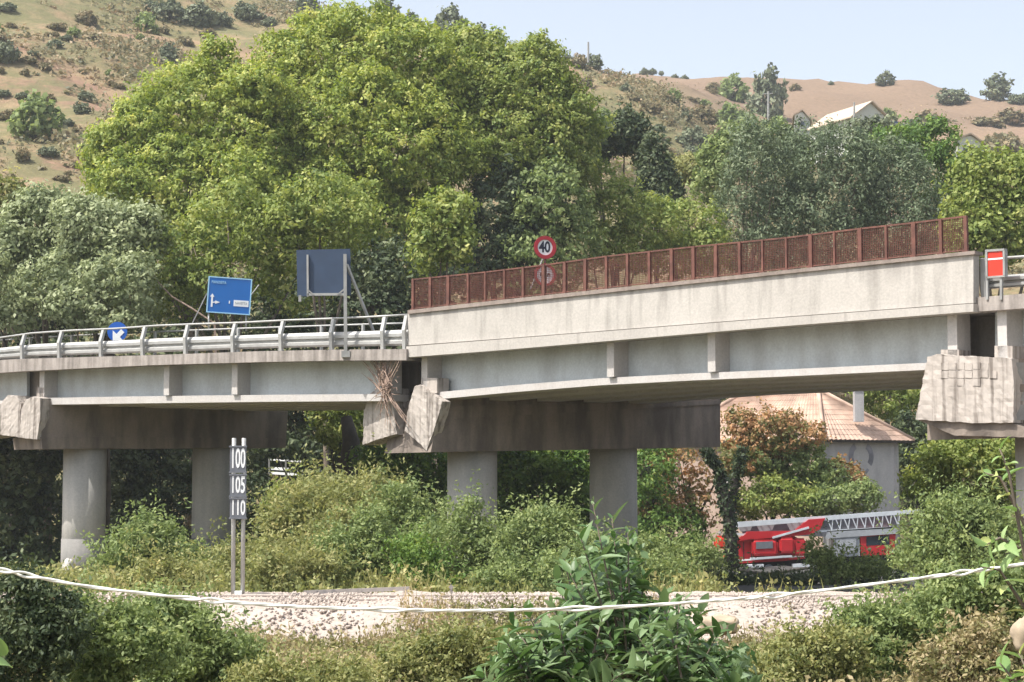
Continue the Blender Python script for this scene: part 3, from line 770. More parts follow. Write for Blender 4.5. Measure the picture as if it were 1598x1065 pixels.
# ------------------------------------------------------------------ signs
def disc(mb, c, ax, ay, r, th, n=28, r2=0.0):
    c = np.array(c, float); nn = np.cross(ax, ay)
    o = [c + r * (math.cos(t) * ax + math.sin(t) * ay) for t in np.linspace(0, 2 * math.pi, n, endpoint=False)]
    if r2 == 0: mb.prism(o, nn * th)
    else:
        i_ = [c + r2 * (math.cos(t) * ax + math.sin(t) * ay) for t in np.linspace(0, 2 * math.pi, n, endpoint=False)]
        vs = o + i_ + [p + nn * th for p in o] + [p + nn * th for p in i_]
        fs = []
        for k in range(n):
            j = (k + 1) % n
            fs += [(k, j, n + j, n + k), (2 * n + k, 3 * n + k, 3 * n + j, 2 * n + j), (k, 2 * n + k, 2 * n + j, j), (n + k, n + j, 3 * n + j, 3 * n + k)]
        mb.add(vs, fs)

def text(s, c, ax, ay, size, m, parent, origin, name='lettering', sx=1.0, bold=0.0, spacing=1.0):
    cu = bpy.data.curves.new('t', 'FONT'); cu.body = s; cu.size = 1; cu.align_x = 'CENTER'; cu.align_y = 'CENTER'
    cu.extrude = 0.004; cu.offset = bold; cu.space_character = spacing; cu.resolution_u = 3
    ob = bpy.data.objects.new('t', cu); COL.objects.link(ob)
    me = bpy.data.meshes.new_from_object(ob.evaluated_get(bpy.context.evaluated_depsgraph_get()))
    bpy.data.objects.remove(ob)
    n = np.cross(ax, ay); c = np.array(c, float) - np.array(origin, float)
    for v in me.vertices:
        p = c + np.array(ax) * v.co.x * size * sx + np.array(ay) * v.co.y * size + n * v.co.z
        v.co = Vector(p)
    me.name = name
    return link(name, me, m, parent)

UP = np.array([0, 0, 1.0]); XX = np.array([1.0, 0, 0])
# 40 km/h signs, just behind the parapet fence
P0 = RR.hit(850, 470, 1.3); Y0 = P0[1]
so = np.array([P0[0], P0[1], P0[2] - .6])
s40 = empty('speed_limit_sign', so, 'round 40 speed limit sign in a red ring over a second round sign', 'traffic sign')
ax = np.array([.96, .28, 0]); ax /= np.linalg.norm(ax)
fn = np.cross(ax, UP)                                    # towards the viewer
MB().tube([so, W(850.5, 372, Y0)+ np.array([0, .08, 0])], .04, 10).build('post', M['rust'], s40, so, True)
k = Y0 / FPX
c1 = W(850.5, 386.5, Y0)
b = MB(); disc(b, c1 - fn * 0.03, ax, UP, 17.5 * k, .03, 40); b.build('sign_plate', M['white'], s40, so)
b = MB(); disc(b, c1 , ax, UP, 18.3 * k, .035, 40, 12.4 * k); b.build('red_ring', M['red'], s40, so, False)
text('40', c1 + fn * .004 - ax * .6 * k, ax, UP, 24 * k, M['black'], s40, so, 'number', .80, .025, .95)
c2 = W(850.5, 429.5, Y0)
b = MB(); disc(b, c2 - fn * 0.03, ax, UP, 17.2 * k, .03, 40); b.build('lower_sign_plate', M['white'], s40, so)
b = MB(); disc(b, c2, ax, UP, 18 * k, .035, 40, 13.6 * k); b.build('lower_red_ring', M['red'], s40, so)
b = MB()
for sx_ in (-1, 1):      # a lorry and a car side by side, as far as the mesh lets them be seen
    cc = c2 + ax * sx_ * 6 * k
    b.box(cc + UP * .6 * k + fn * .006, (2.6 * k, .006, 1.2 * k), ax, fn, UP); b.box(cc + UP * 2.4 * k + fn * .006, (1.6 * k, .006, 1.0 * k), ax, fn, UP)
    b.box(cc - UP * 1.6 * k + ax * 1.6 * k + fn * .006, (.6 * k, .006, .9 * k), ax, fn, UP); b.box(cc - UP * 1.6 * k - ax * 1.6 * k + fn * .006, (.6 * k, .006, .9 * k), ax, fn, UP)
b.build('vehicle_symbols', M['black'], s40, so)
MB().bar(W(828, 452, Y0 + .6), W(847, 405, Y0 + .1), .05).build('brace', M['galv_dull'], s40, so)

# blue direction sign
Pb = L.hit(345, 505, 10.9); Yb = Pb[1]
bo = np.array([Pb[0], Pb[1], Pb[2] - .3])
ds = empty('direction_sign', bo, 'blue direction sign with white arrows behind the left span guardrail', 'direction sign')
k = Yb / FPX
C4 = [W(u, v, Yb + d) for u, v, d in ((325, 430.5, 0), (394, 435.5, .35), (390.5, 494, .35), (321.5, 487, 0))]
axb = (C4[1] - C4[0]); wb = np.linalg.norm(axb); axb /= wb
ayb = (C4[0] - C4[3]); ayb -= axb * np.dot(axb, ayb); hb = np.linalg.norm(ayb); ayb /= hb
nb = np.cross(axb, ayb); cb = sum(C4) / 4
wb -= .02
def onsign(x, y): return cb + axb * (x - .5) * wb + ayb * (.5 - y) * hb + nb * .012
MB().box(cb - nb * .03, (wb / 2, .03, hb / 2), axb, nb, ayb).build('sign_plate', M['blue'], ds, bo)
b = MB()
t_ = .028
for (x0, y0, x1, y1) in ((0, 0, 1, t_), (0, 1 - t_, 1, 1), (0, t_, t_, 1 - t_), (1 - t_, t_, 1, 1 - t_)):
    b.box(onsign((x0 + x1) / 2, (y0 + y1) / 2) - nb * .008, ((x1 - x0) / 2 * wb, .012, (y1 - y0) / 2 * hb), axb, nb, ayb)
b.build('border', M['paleblue'], ds, bo)
b = MB()
def dq(pts): b.prism([onsign(x, y) - nb * .010 for x, y in pts], nb * .012)
dq([(.095, .84), (.135, .84), (.135, .56), (.095, .56)]); dq([(.065, .56), (.115, .47), (.165, .56)])
dq([(.135, .73), (.20, .715), (.20, .685), (.135, .70)]); dq([(.19, .66), (.30, .70), (.19, .75)])
dq([(.50, .64), (.525, .64), (.525, .72), (.50, .72)])
b.build('arrows', M['white'], ds, bo)
text('PIANOSETA', onsign(.245, .155), axb, ayb, .105 * hb, M['paleblue'], ds, bo, 'town_name', .72, .008)
b = MB(); dq([(.61, .61), (.95, .61), (.95, .78), (.61, .78)]); b.build('inset_panel', M['white'], ds, bo)
text('NAVETTA', onsign(.78, .695) + nb * .004, axb, ayb, .10 * hb, M['truckgrey'], ds, bo, 'inset_name', .75, .01)
MB().tube([W(325.5, 487, Yb + .1), W(326, 517, Yb + .1)], .045, 8).build('post', M['galv'], ds, bo, True)
MB().tube([W(384, 492, Yb + .45), W(384, 517, Yb + .45)], .045, 8).build('post', M['galv'], ds, bo, True)
MB().bar(W(323, 458, Yb + .2), W(300, 505, Yb + .2), .05).build('brace', M['galv_dull'], ds, bo)
MB().bar(W(404, 445, Yb + 1), W(391, 462, Yb + .5), .04).build('brace', M['galv_dull'], ds, bo)

# sign seen from behind, fixed outside the kerb
Yk = L.hit(540, 545, -.06)[1]; ko = W(540, 556, Yk)
bs = empty('sign_seen_from_behind', ko, 'large square sign seen from its dark blue back, with a long slanting brace', 'traffic sign')
def fl(u, v, d=0.0): return W(u, v, Yk + d)
MB().prism([fl(462.5, 390.5, .12), fl(546.5, 388.5, .12), fl(548, 461, .12), fl(464, 463, .12)], (0, .05, 0)).build('sign_plate', M['signback'], bs, ko)
MB().bar(fl(480, 398, .08), fl(480.5, 463, .08), .11, .07).build('stringer', M['galv'], bs, ko)
MB().bar(fl(538.5, 397, 0), fl(539.5, 557, 0), .12, .12).build('post', M['galv_dull'], bs, ko)
MB().bar(fl(480, 460, .06), fl(538, 459.5, .06), .07, .09).build('crossbar', M['galv'], bs, ko)
for (a, b_) in (((480, 452), (490, 461)), ((538, 451), (527, 460))):
    MB().bar(fl(*a, .03), fl(*b_, .03), .05, .05).build('gusset', M['galv_dull'], bs, ko)
MB().bar(fl(541, 413, -.02), fl(592, 540, 1.1), .10, .08).build('brace', M['galv'], bs, ko)
MB().box(fl(540, 553, .05), (.16, .12, .12)).build('base_plate', M['galv_dull'], bs, ko)
MB().box(fl(468, 466, .12), (.05, .02, .12)).build('plate_lug', M['galv_dull'], bs, ko)

# round blue keep-left sign
Pk = L.hit(183, 518, 1.2); Yc = Pk[1]; co2 = W(183, 552, Yc); k = Yc / FPX
kl = empty('keep_left_sign', co2, 'round blue sign with a white slanting arrow behind the left guardrail', 'traffic sign')
MB().tube([co2 + np.array([0, .08, 0]), W(183, 520, Yc + .08)], .03, 8).build('post', M['galv_dull'], kl, co2)
cc = W(183, 518, Yc)
b = MB(); disc(b, cc - np.array([0, -1, 0]) * .02, XX, UP, 15.6 * k, .02, 32); b.build('sign_plate', M['blue2'], kl, co2)
b = MB()
def ks(pts): b.prism([W(183 + x, 518 + y, Yc - .006) for x, y in pts], (0, -.012, 0))
ks([(-7, 13.5), (-7, -2), (-1, 3.5), (6, -4), (11, 1), (4, 8.5), (9, 13.5)])
b.build('arrow', M['white'], kl, co2)

# ------------------------------------------------------------------ railway
tr = MB()
yb = np.array([38.6, 39.6, 40.8, 41.2, 42.2, 44, 46, 47.4, 49])
zb = np.array([-3.74, -3.40, -2.97, -2.87, -2.86, -2.87, -2.92, -2.96, -3.45])
xb = np.arange(-26, 34, .35)
rgb = np.random.default_rng(2)
BX, BY = np.meshgrid(xb, np.interp(np.linspace(0, 8, 49), np.arange(9), yb))
BZ = np.interp(BY, yb, zb) + rgb.normal(0, .022, BX.shape) + .03 * np.sin(BX * 1.7)
idx = np.arange(BX.size).reshape(BX.shape)
bf = np.stack([idx[:-1, :-1], idx[:-1, 1:], idx[1:, 1:], idx[1:, :-1]], -1).reshape(-1, 4)
tag(link('railway_bed', np_mesh('railway_bed', np.stack([BX, BY, BZ], -1).reshape(-1, 3), bf), M['ballast']), kind='structure')
def stones(n, lo, hi, size, seed, name, m):
    rng = np.random.default_rng(seed)
    x = rng.uniform(-25, 33, n); y = rng.uniform(lo, hi, n); z = np.interp(y, yb, zb) + .02
    s = rng.uniform(.5, 1.3, n) * size
    base = np.array([[1, 0, 0], [-1, 0, 0], [0, 1, 0], [0, -1, 0], [0, 0, 1], [0, 0, -1]], float)
    fs = np.array([[0, 2, 4], [2, 1, 4], [1, 3, 4], [3, 0, 4], [2, 0, 5], [1, 2, 5], [3, 1, 5], [0, 3, 5]])
    v = base[None] * s[:, None, None] * rng.uniform(.6, 1.2, (n, 6, 1)); th = rng.uniform(0, 6.28, n)
    c, s_ = np.cos(th)[:, None], np.sin(th)[:, None]
    vx = v[..., 0] * c - v[..., 1] * s_; vy = v[..., 0] * s_ + v[..., 1] * c
    V = np.stack([vx + x[:, None], vy + y[:, None], v[..., 2] * .8 + z[:, None]], -1).reshape(-1, 3)
    Fs = (fs[None] + 6 * np.arange(n)[:, None, None]).reshape(-1, 3)
    return tag(link(name, np_mesh(name, V, Fs), m), 'loose pale ballast stones covering the railway bank', 'ballast', None, 'stuff')
stones(26000, 38.8, 47.5, .055, 4, 'ballast_stones', M['ballast'])
for yy in (42.9, 44.35):
    b = MB()
    b.box((4, yy, -2.835), (29, .035, .022)); b.box((4, yy, -2.88), (29, .012, .035)); b.box((4, yy, -2.92), (29, .07, .012))
    r_ = b.build('rail', M['rail']); tag(r_, 'nearer rail of the track on pale ballast' if yy < 43 else 'farther rail of the track on pale ballast', 'rail')
# road under the right span, shaded by the deck
rx = np.linspace(5.5, 60, 40); ry = np.linspace(56, 97, 50)
QX, QY = np.meshgrid(rx, ry); QX = QX - (QX < 6) * 0 + 0.6 * np.sin(QY / 4) * (QX < 7)
QZ = ground(QX, QY) + .10
ix = np.arange(QX.size).reshape(QX.shape)
tag(link('road', np_mesh('road', np.stack([QX, QY, QZ], -1).reshape(-1, 3), np.stack([ix[:-1, :-1], ix[:-1, 1:], ix[1:, 1:], ix[1:, :-1]], -1).reshape(-1, 4)), M['asphalt']), kind='structure')
# speed board
Ys = 45.8; so = W(372, 936, Ys); so[2] = -2.9
sb = empty('speed_board', so, 'twin post railway speed board with the plates 100, 105 and 110', 'railway sign')
for i, u in enumerate((364.5, 379.5)):
    MB().tube([W(u - 1, 938, Ys) , W(u + (1.2 if u > 370 else .8), 684, Ys)], .055, 12).build('post', M['galv'], sb, so, True)
k = Ys / FPX
for (v0, v1, s_) in ((698, 736, '100'), (742, 774, '105'), (779, 808, '110')):
    c = W(371.5, (v0 + v1) / 2, Ys - .09); hh = (v1 - v0) / 2 * k; ww = 12.6 * k
    plt = MB().box(c, (ww, .015, hh)).build('number_plate', M['darkgrey'], sb, so)
    b = MB()
    for z_ in (-1, 1): b.box(c + UP * z_ * (hh + .012) - np.array([0, .01, 0]), (ww + .02, .03, .022))
    b.build('plate_edge', M['darkgrey'], plt, so)['kind'] = 'stuff'
    text(s_, c - np.array([0, .020, 0]), XX, UP, (v1 - v0) * k * 1.12, M['white'], plt, so, 'number', .46 * 32 / (v1 - v0 + 2), .02, 1.0)
MB().box(W(372, 930, Ys - .1), (.09, .08, .12)).build('white_footing', M['white'], sb, so)
# low railing beyond the track
Yf = 46.9
fo = W(560, 936, Yf)
lf = empty('low_railing', fo, 'low grey railing beyond the track in front of khaki shrubs', 'fence')
MB().bar(W(474, 925, Yf), W(640, 918.5, Yf), .06, .10).build('rail', M['fencewood'], lf, fo)
for u in (493, 528, 562, 597, 632):
    MB().bar(W(u, 921, Yf), W(u, 942, Yf), .10 if u != 528 and u != 597 else .05, .07).build('post', M['fencewood'], lf, fo)
b = MB().bar(W(704, 915, 46.5), W(704, 945, 46.5), .07, .07).bar(W(704, 915, 46.5) - (0.03, 0, 0.06), W(704, 915, 46.5) + (0.03, 0, 0.01), .12, .1)
tag(b.build('marker_post', M['fencewood'], None, W(704, 945, 46.5)), 'short grey marker post among weeds at the far edge of the ballast', 'post')
# rocks
import bmesh
def rock(name, label, p, r, m, sz=(1, .8, .75), seed=0):
    bm = bmesh.new(); bmesh.ops.create_icosphere(bm, subdivisions=3, radius=1)
    rg = random.Random(seed); ph = [rg.uniform(0, 6) for _ in range(6)]
    for v in bm.verts:
        c = v.co
        f_ = 1 + .07 * math.sin(13 * c.x + 9 * c.z + ph[4]) * math.sin(11 * c.y + ph[5]) + .15 * math.sin(3 * c.x + ph[0]) * math.cos(3 * c.y + ph[1]) + .08 * math.sin(6 * c.z + ph[2]) + .05 * math.sin(9 * c.x + ph[3])
        v.co = Vector((c.x * sz[0], c.y * sz[1], c.z * sz[2])) * r * f_
    me = bpy.data.meshes.new(name); bm.to_mesh(me); bm.free()
    for p_ in me.polygons: p_.use_smooth = True
    return tag(link(name, me, m, None, p), label, 'rock')
rock('boulder', 'sandy boulder on the bank beside the broad leaved bush', W(1122, 976, 38.6), .36, M['stone'], (1.25, .8, .62), 1)
rock('boulder', 'tall pale boulder at the right edge below the pale leaves', W(1599, 990, 20), .19, M['stone'], (.8, .7, 1.1), 2)
rock('stone', 'pale rounded shape added for the sunlit crescent at the left column foot', W(107, 893, 73.8), .42, M['flange'], (.62, .5, 1.35), 3)  # pale lump added in place of the sunlit crescent on the column

# ------------------------------------------------------------------ barrier tape in the foreground
tp = [(-60, 880), (0, 889), (60, 901), (100, 911), (200, 924), (330, 938), (430, 946), (540, 950), (640, 953), (760, 953.5), (880, 951), (980, 947), (1080, 940.5), (1200, 931), (1300, 920), (1400, 907), (1480, 897), (1560, 886), (1680, 868)]
Yt = lambda u: 13.0 + (u - 800) * .0006
b1, b2 = MB(), MB()
us = np.arange(-60, 1680, 5.0)
vv = np.interp(us, [q[0] for q in tp], [q[1] for q in tp])
vv = np.convolve(np.pad(vv, 12, mode='edge'), np.ones(25) / 25, 'valid')
A, B = [], []
for u, v in zip(us, vv):
    ph = u / 17.0 + 1.2 * math.sin(u / 60.0)
    amp = .004 + .013 * (.5 + .5 * math.sin(u / 47.0 + 1)) ** 8
    c = W(u, v, Yt(u))
    d = np.array([0, math.sin(ph), math.cos(ph)]) * amp
    A.append(c + d); B.append(c - d)
b1.tube(A, .010, 6); b2.tube(B, .010, 6)
to = W(800, 952, 13)
tape = empty('barrier_tape', to, 'twisted white barrier tape strung across the foreground at track height', 'tape')
b1.build('strand', M['tape'], tape, to, True); b2.build('strand', M['tape'], tape, to, True)

# ------------------------------------------------------------------ ladder truck
YT = 92.0; k = YT / FPX
def T(u, v, d=0.0): return W(u, v, YT + d)
to = T(1290, 893); to[2] = float(ground(to[0], YT))
tk = empty('ladder_truck', to, 'red fire engine with a long silver turntable ladder parked beyond the bridge', 'fire engine')
def tp_(name, m, poly, d0, d1, parent=tk):
    return MB().prism([T(u, v, d0) for u, v in poly], (0, d1 - d0, 0)).build(name, M[m], parent, to)
lad = tp_('ladder_rail', 'trucksilver', [(1137, 816), (1435, 795.5), (1435, 801), (1142, 824)], 0, .12)
tp_('ladder_rail', 'trucksilver', [(1150, 815), (1435, 795), (1435, 797), (1150, 817)], .75, .85)
tp_('ladder_side', 'truckgrey', [(1290, 829), (1400, 822), (1402, 833), (1288, 841)], .0, .08)
tp_('ladder_rail', 'trucksilver', [(1138, 831), (1160, 833), (1240, 830), (1398, 822), (1398, 824.5), (1240, 833), (1160, 836.5), (1138, 834)], .0, .06)
tp_('ladder_bed', 'darkgrey', [(1150, 819), (1400, 802), (1400, 830), (1290, 838), (1160, 834)], .90, 1.0)
for u in np.arange(1290, 1400, 13):
    MB().bar(T(u, 808 - (u - 1290) * .055, .03), T(u + 8, 827 - (u - 1290) * .055, .03), .05).build('lattice_bar', M['trucksilver'], tk, to)
    MB().bar(T(u + 10, 808 - (u - 1290) * .055, .03), T(u + 8, 827 - (u - 1290) * .055, .03), .04).build('lattice_bar', M['trucksilver'], tk, to)
for u in range(1160, 1435, 12):
    MB().bar(T(u, 818 - (u - 1150) * .075, .1), T(u, 818 - (u - 1150) * .075, .8), .045).build('rung', M['trucksilver'], tk, to)
for (u0, u1) in ((1150, 1176), (1180, 1210), (1228, 1262)):
    tp_('side_panel', 'truckgrey', [(u0, 820 - (u0 - 1150) * .03), (u1, 818 - (u1 - 1150) * .03), (u1 - 5, 828), (u0 + 6, 830)], .30, .36)
tp_('turntable_arm', 'truckred', [(1150, 845), (1168, 830), (1240, 829), (1262, 811), (1288, 809), (1280, 826), (1266, 834), (1230, 838), (1170, 842)], -.12, .5)
tp_('body', 'truckred', [(1144, 842), (1240, 837), (1258, 848), (1256, 872), (1220, 876), (1146, 880), (1136, 872)], .15, 2.2)
tp_('chassis', 'rubber', [(1136, 872), (1395, 862), (1398, 882), (1140, 888)], .4, 2.1)
tp_('cab', 'truckred', [(1342, 834), (1352, 828), (1394, 824), (1398, 832), (1396, 866), (1344, 868)], .1, 2.3)
tp_('windscreen', 'glass', [(1352, 838), (1388, 835), (1388, 850), (1352, 852)], .08, .12)
tp_('equipment_box', 'truckgrey', [(1300, 838), (1341, 836), (1342, 868), (1302, 870)], .1, 2.1)
def rbox(name, m, u0, v0, u1, v1, d0, d1):
    bm = bmesh.new(); bmesh.ops.create_cube(bm, size=1)
    a = T(u0, v1, d0); c = T(u1, v0, d1)
    for v in bm.verts:
        v.co = Vector((a[0] + (v.co.x + .5) * (c[0] - a[0]), a[1] + (v.co.y + .5) * (d1 - d0), a[2] + (v.co.z + .5) * (c[2] - a[2]))) - Vector(to)
    bmesh.ops.bevel(bm, geom=bm.edges[:], offset=.13, segments=3, affect='EDGES')
    me = bpy.data.meshes.new(name); bm.to_mesh(me); bm.free()
    return link(name, me, M[m], tk)
rbox('locker', 'truckred', 1174, 842, 1212, 868, -.3, .3)
rbox('operator_seat', 'truckred', 1216, 838, 1238, 864, -.3, .3)
rbox('hose_reel', 'truckred', 1238, 840, 1257, 868, -.2, .3)
rbox('beacon', 'plasticred', 1115, 836, 1133, 857, -.1, .4)
rbox('beacon_base', 'galv', 1118, 829, 1128, 836, 0, .3)
tp_('white_stripe', 'white', [(1146, 874), (1256, 867), (1256, 869), (1146, 876.5)], .13, .149)
for u in (1160, 1172):
    tp_('shutter_edge', 'rubber', [(u, 846), (u + 1.2, 846), (u + 1.2, 874), (u, 874)], .12, .149)
tp_('cab_door', 'truckred', [(1356, 853), (1388, 851), (1388, 866), (1356, 867)], .04, .099)
tp_('headlamp', 'white', [(1392, 858), (1396, 858), (1396, 862), (1392, 862)], .04, .099)
tp_('hydraulic_ram', 'trucksilver', [(1205, 838), (1262, 822), (1263, 825), (1206, 841)], -.22, -.14)
tp_('control_panel', 'darkgrey', [(1180, 846), (1206, 845), (1206, 856), (1180, 857)], -.34, -.302)
tp_('hose_drum', 'truckgrey', [(1305, 842), (1336, 840), (1336, 862), (1306, 864)], .03, .099)
tp_('step', 'trucksilver', [(1172, 871), (1236, 867), (1236, 869.5), (1172, 874)], -.35, .1)
for (u0, u1, v) in ((1168, 1192, 884), (1238, 1256, 883), (1259, 1280, 882)):
    tp_('outrigger', 'trucksilver', [(u0, v - 2), (u1, v - 3), (u1, v + 2), (u0, v + 3)], -.5, .3)
for u in (1165, 1200, 1370):
    c = T(u, 888, .35); w_ = MB(); w_.tube([c, c + np.array([0, .35, 0])], .48, 20)
    wh = w_.build('wheel', M['rubber'], tk, to); MB().tube([c - np.array([0, .02, 0]), c + np.array([0, .1, 0])], .24, 12).build('rim', M['truckgrey'], wh, to)

# ------------------------------------------------------------------ house behind the bridge
YH = 104.0
def H(u, v, d=0.0): return W(u, v, YH + d)
ho = H(1340, 840); ho[2] = float(ground(ho[0], ho[1]))
hs = empty('tiled_house', ho, 'old house with a sunlit clay tile hip roof and a grey stained wall', 'house')
C0 = H(1283, 690); C1 = H(1402, 690, 3.0); CL = H(1052, 690, 4.5)
zb_ = ho[2] - .5; zt = C0[2]
for p in (C0, C1, CL): p[2] = zt
dR = C1 - C0; dL = CL - C0
C2 = CL + dR
def wall(nm, a, b_, th, m):
    d = (b_ - a) / np.linalg.norm(b_ - a); n = np.array([-d[1], d[0], 0])
    lo = np.array([0, 0, zb_ - zt])
    return MB().prism([a, b_, b_ + lo, a + lo], n * th).build(nm, m, hs, ho)
wr = wall('wall', C0, C1, .3, M['housewall'])
wall('wall', CL, C0 - (C0 - CL) / np.linalg.norm(C0 - CL) * .02, .3, M['pinkwall'])
wall('wall', C1, C2 , .3, M['housewall']); wall('wall', C2, CL, .3, M['pinkwall'])
# dark ring shaped damp stain on the shaded wall: a shallow patch of blackened plaster
dR_ = dR / np.linalg.norm(dR); nR = np.cross(dR_, UP)
def ringpoly(u, v, r0, r1, a0, a1, n=16):
    c = C0 + dR_ * ((u - 1283) * .0375 * 1.02); c[2] = H(u, v)[2]
    kk = .0372
    out = [c + (dR_ * math.cos(R(t)) + UP * math.sin(R(t))) * r1 * kk for t in np.linspace(a0, a1, n)]
    inn = [c + (dR_ * math.cos(R(t)) + UP * math.sin(R(t))) * r0 * kk for t in np.linspace(a1, a0, n)]
    return out, inn
b = MB()
for (u, v, r0, r1, a0, a1) in ((1362, 712, 14, 24, -40, 60), (1358, 712, 14, 24, 120, 220), (1360, 722, 15, 20, 215, 325)):
    o_, i_ = ringpoly(u, v, r0, r1, a0, a1)
    n_ = len(o_); off = nR * .012
    b.add([p + off for p in o_] + [p + off for p in i_[::-1]], [(j, n_ + j, n_ + j + 1, j + 1) for j in range(n_ - 1)])
b.build('damp_stain', M['ringstain'], wr, ho)
tp_q = [C0 + dR_ * .3 + nR * .01, C0 + dR + dR_ * -.1 + nR * .01]
# hip roof with tile courses
def roof():
    ov = .55
    dn = dR_; dl = dL / np.linalg.norm(dL)
    e = [C0 + (nR * ov) + (-dl * ov) , C1 + nR * ov + dn * ov, C2 + dn * ov + dl * ov, CL + dl * ov + nR * 0 - dn * ov]
    e[0] = C0 - dl * ov - dn * ov; e[1] = C1 + dn * ov - dl * ov; e[2] = C2 + dn * ov + dl * ov; e[3] = CL + dl * ov - dn * ov
    # the eave seen from the road runs on past the corner, so the roof is one wide hip
    e = [p + UP * .12 for p in e]
    hgt = 3.0
    m01 = (e[0] + e[1]) / 2; m23 = (e[2] + e[3]) / 2
    r0 = m01 + (m23 - m01) * .30 + UP * hgt; r1 = m01 + (m23 - m01) * .74 + UP * hgt
    rf = MB()
    def slope(a, b_, c, d, n):    # eave a->b, ridge d->c; undulating columns of tiles
        up = np.cross(b_ - a, d - a); up /= np.linalg.norm(up)
        if up[2] < 0: up = -up
        rows = 10
        o = len(rf.v)
        for j in range(rows + 1):
            for step_ in (0, 1):
                t = min(1, max(0, j / rows + (0 if step_ == 0 else 0.0)))
                L_, R_ = a + (d - a) * t, b_ + (c - b_) * t
                for i in range(2 * n + 1):
                    s = i / (2 * n)
                    rf.v.append(tuple(L_ + (R_ - L_) * s + up * (.06 * (i % 2) + (.018 if step_ else 0) * 1.0)))
        W_ = 2 * n + 1
        for j in range(2 * rows + 1):
            for i in range(2 * n):
                p = o + j * W_ + i
                rf.f.append((p, p + 1, p + 1 + W_, p + W_))
    slope(e[0], e[1], r0, r0, 20); slope(e[3], e[0], r0, r1, 36); slope(e[2], e[3], r1, r1, 20); slope(e[1], e[2], r1, r0, 36)
    ob = rf.build('roof', M['roof'], hs, ho)
    g = MB()
    for i in range(4): g.bar(e[i] - UP * .06, e[(i + 1) % 4] - UP * .06, .12, .12)
    g.build('gutter', M['darkbark'], ob, ho)
    rg_ = MB()
    for a, b_ in ((e[0], r0), (e[1], r0), (r0, r1), (r1, e[3])): rg_.tube([a + UP * .05, b_ + UP * .08], .13, 8)
    rg_.build('ridge_tiles', M['roof'], ob, ho, True)
    return ob, r0
rfo, rdg = roof()
c = H(1340, 656, 1.4)
ch = MB().box(c + UP * .9, (.27, .27, 1.0)).build('chimney', M['housewall'], rfo, ho)
MB().box(c + UP * 1.86, (.34, .34, .08)).build('chimney_cap', M['nose'], ch, ho)
MB().tube([C1 + nR * .08 + dR_ * -.15, C1 + nR * .08 + dR_ * -.15 + (0, 0, zb_ - zt)], .06, 8).build('downpipe', M['galv_dull'], hs, ho)
# windows on the sunlit side
for f_ in (.3, .62):
    pw = C0 + dL * f_ ; nl = np.cross(UP, dL / np.linalg.norm(dL)); nl = nl if nl[0] < 0 else -nl
    wd = MB().box(pw - UP * 1.6 + nl * .02, (.5, .06, .7), dL / np.linalg.norm(dL), nl).build('window', M['glass'], hs, ho)
    b = MB()
    for s_ in (-1, 1):
        b.box(pw - UP * 1.6 + nl * .06 + s_ * dL / np.linalg.norm(dL) * .53, (.06, .05, .78), dL / np.linalg.norm(dL), nl)
        b.box(pw - UP * 1.6 + nl * .06 + s_ * UP * .73, (.47, .05, .05), dL / np.linalg.norm(dL), nl)
    b.build('frame', M['flange'], wd, ho)

# road and guardrail seen under the left span
def Gd(u, v, Y): return W(u, v, Y)
o = Gd(460, 750, 108)
rg = empty('distant_guardrail', o, 'pale guardrail in the shade of trees seen beneath the left span', 'guardrail')
for (v0, v1) in ((716, 718.5), (728.5, 733), (736, 740)):
    MB().prism([Gd(419, v0, 104), Gd(540, v0 + 8, 100), Gd(540, v1 + 8, 100), Gd(419, v1, 104)], (0, .06, 0)).build('rail', M['white'], rg, o)
for u in (420, 446, 474, 504, 532):
    MB().bar(Gd(u, 716 + (u - 419) * .066, 103.9 - (u - 419) * .033), Gd(u, 752 + (u - 419) * .066, 103.9 - (u - 419) * .033), .09).build('post', M['galv'], rg, o)

# ------------------------------------------------------------------ buildings and poles on the hill
def farhouse(label, pts, Y, zdrop, roofz, win, name='hill_house', group=None, depth=9):
    (uL, uM, uR, vE, vR) = pts
    a, b_ = W(uM, vE, Y), W(uR, vE, Y + 3)
    d = (b_ - a); d[2] = 0; w_ = np.linalg.norm(d); d /= w_
    n = np.array([-d[1], d[0], 0]); back = W(uL, vE, Y + depth); back[2] = a[2]
    bk = back - a; bk[2] = 0
    b_ = a + d * w_
    o = np.array([a[0], a[1], float(a[2] - zdrop)])
    e = empty(name, o, label, 'house', group)
    pk = (a + b_) / 2 + UP * roofz
    lo = UP * -zdrop
    MB().prism([a, pk, b_, b_ + lo, a + lo], bk * .98).build('walls', M['farwall'], e, o)
    r_ = MB(); ov = .5
    for p, q in ((a - d * ov - UP * .25, pk + UP * .12), (pk + UP * .12, b_ + d * ov - UP * .25)):
        r_.prism([p, q, q + UP * .18, p + UP * .18], bk * 1.04)
    ob = r_.build('roof', M['farroof'], e, o); ob.location = tuple(-bk / np.linalg.norm(bk) * .4)
    nb_ = np.cross(d, UP)
    for (s, z, w2, h2) in win:
        pw = a + d * w_ * s + UP * z
        wd = MB().box(pw + nb_ * .03, (w2, .05, h2), d, nb_).build('window', M['glass'], e, o)
        MB().box(pw + nb_ * .05 - UP * (h2 + .08), (w2 + .12, .08, .06), d, nb_).build('sill', M['white'], wd, o)
    return e
farhouse('pale green gabled farmhouse with one dark window on the far hill', (1262, 1330, 1388, 182, 160), 235, 5, 2.1, [(.62, -1.2, .75, .8)])
farhouse('low cream building with a flat looking roof on the slope behind the right trees', (1485, 1495, 1535, 216, 208), 215, 3.5, .6, [(.3, -1.3, .5, .5)], 'farm_shed')
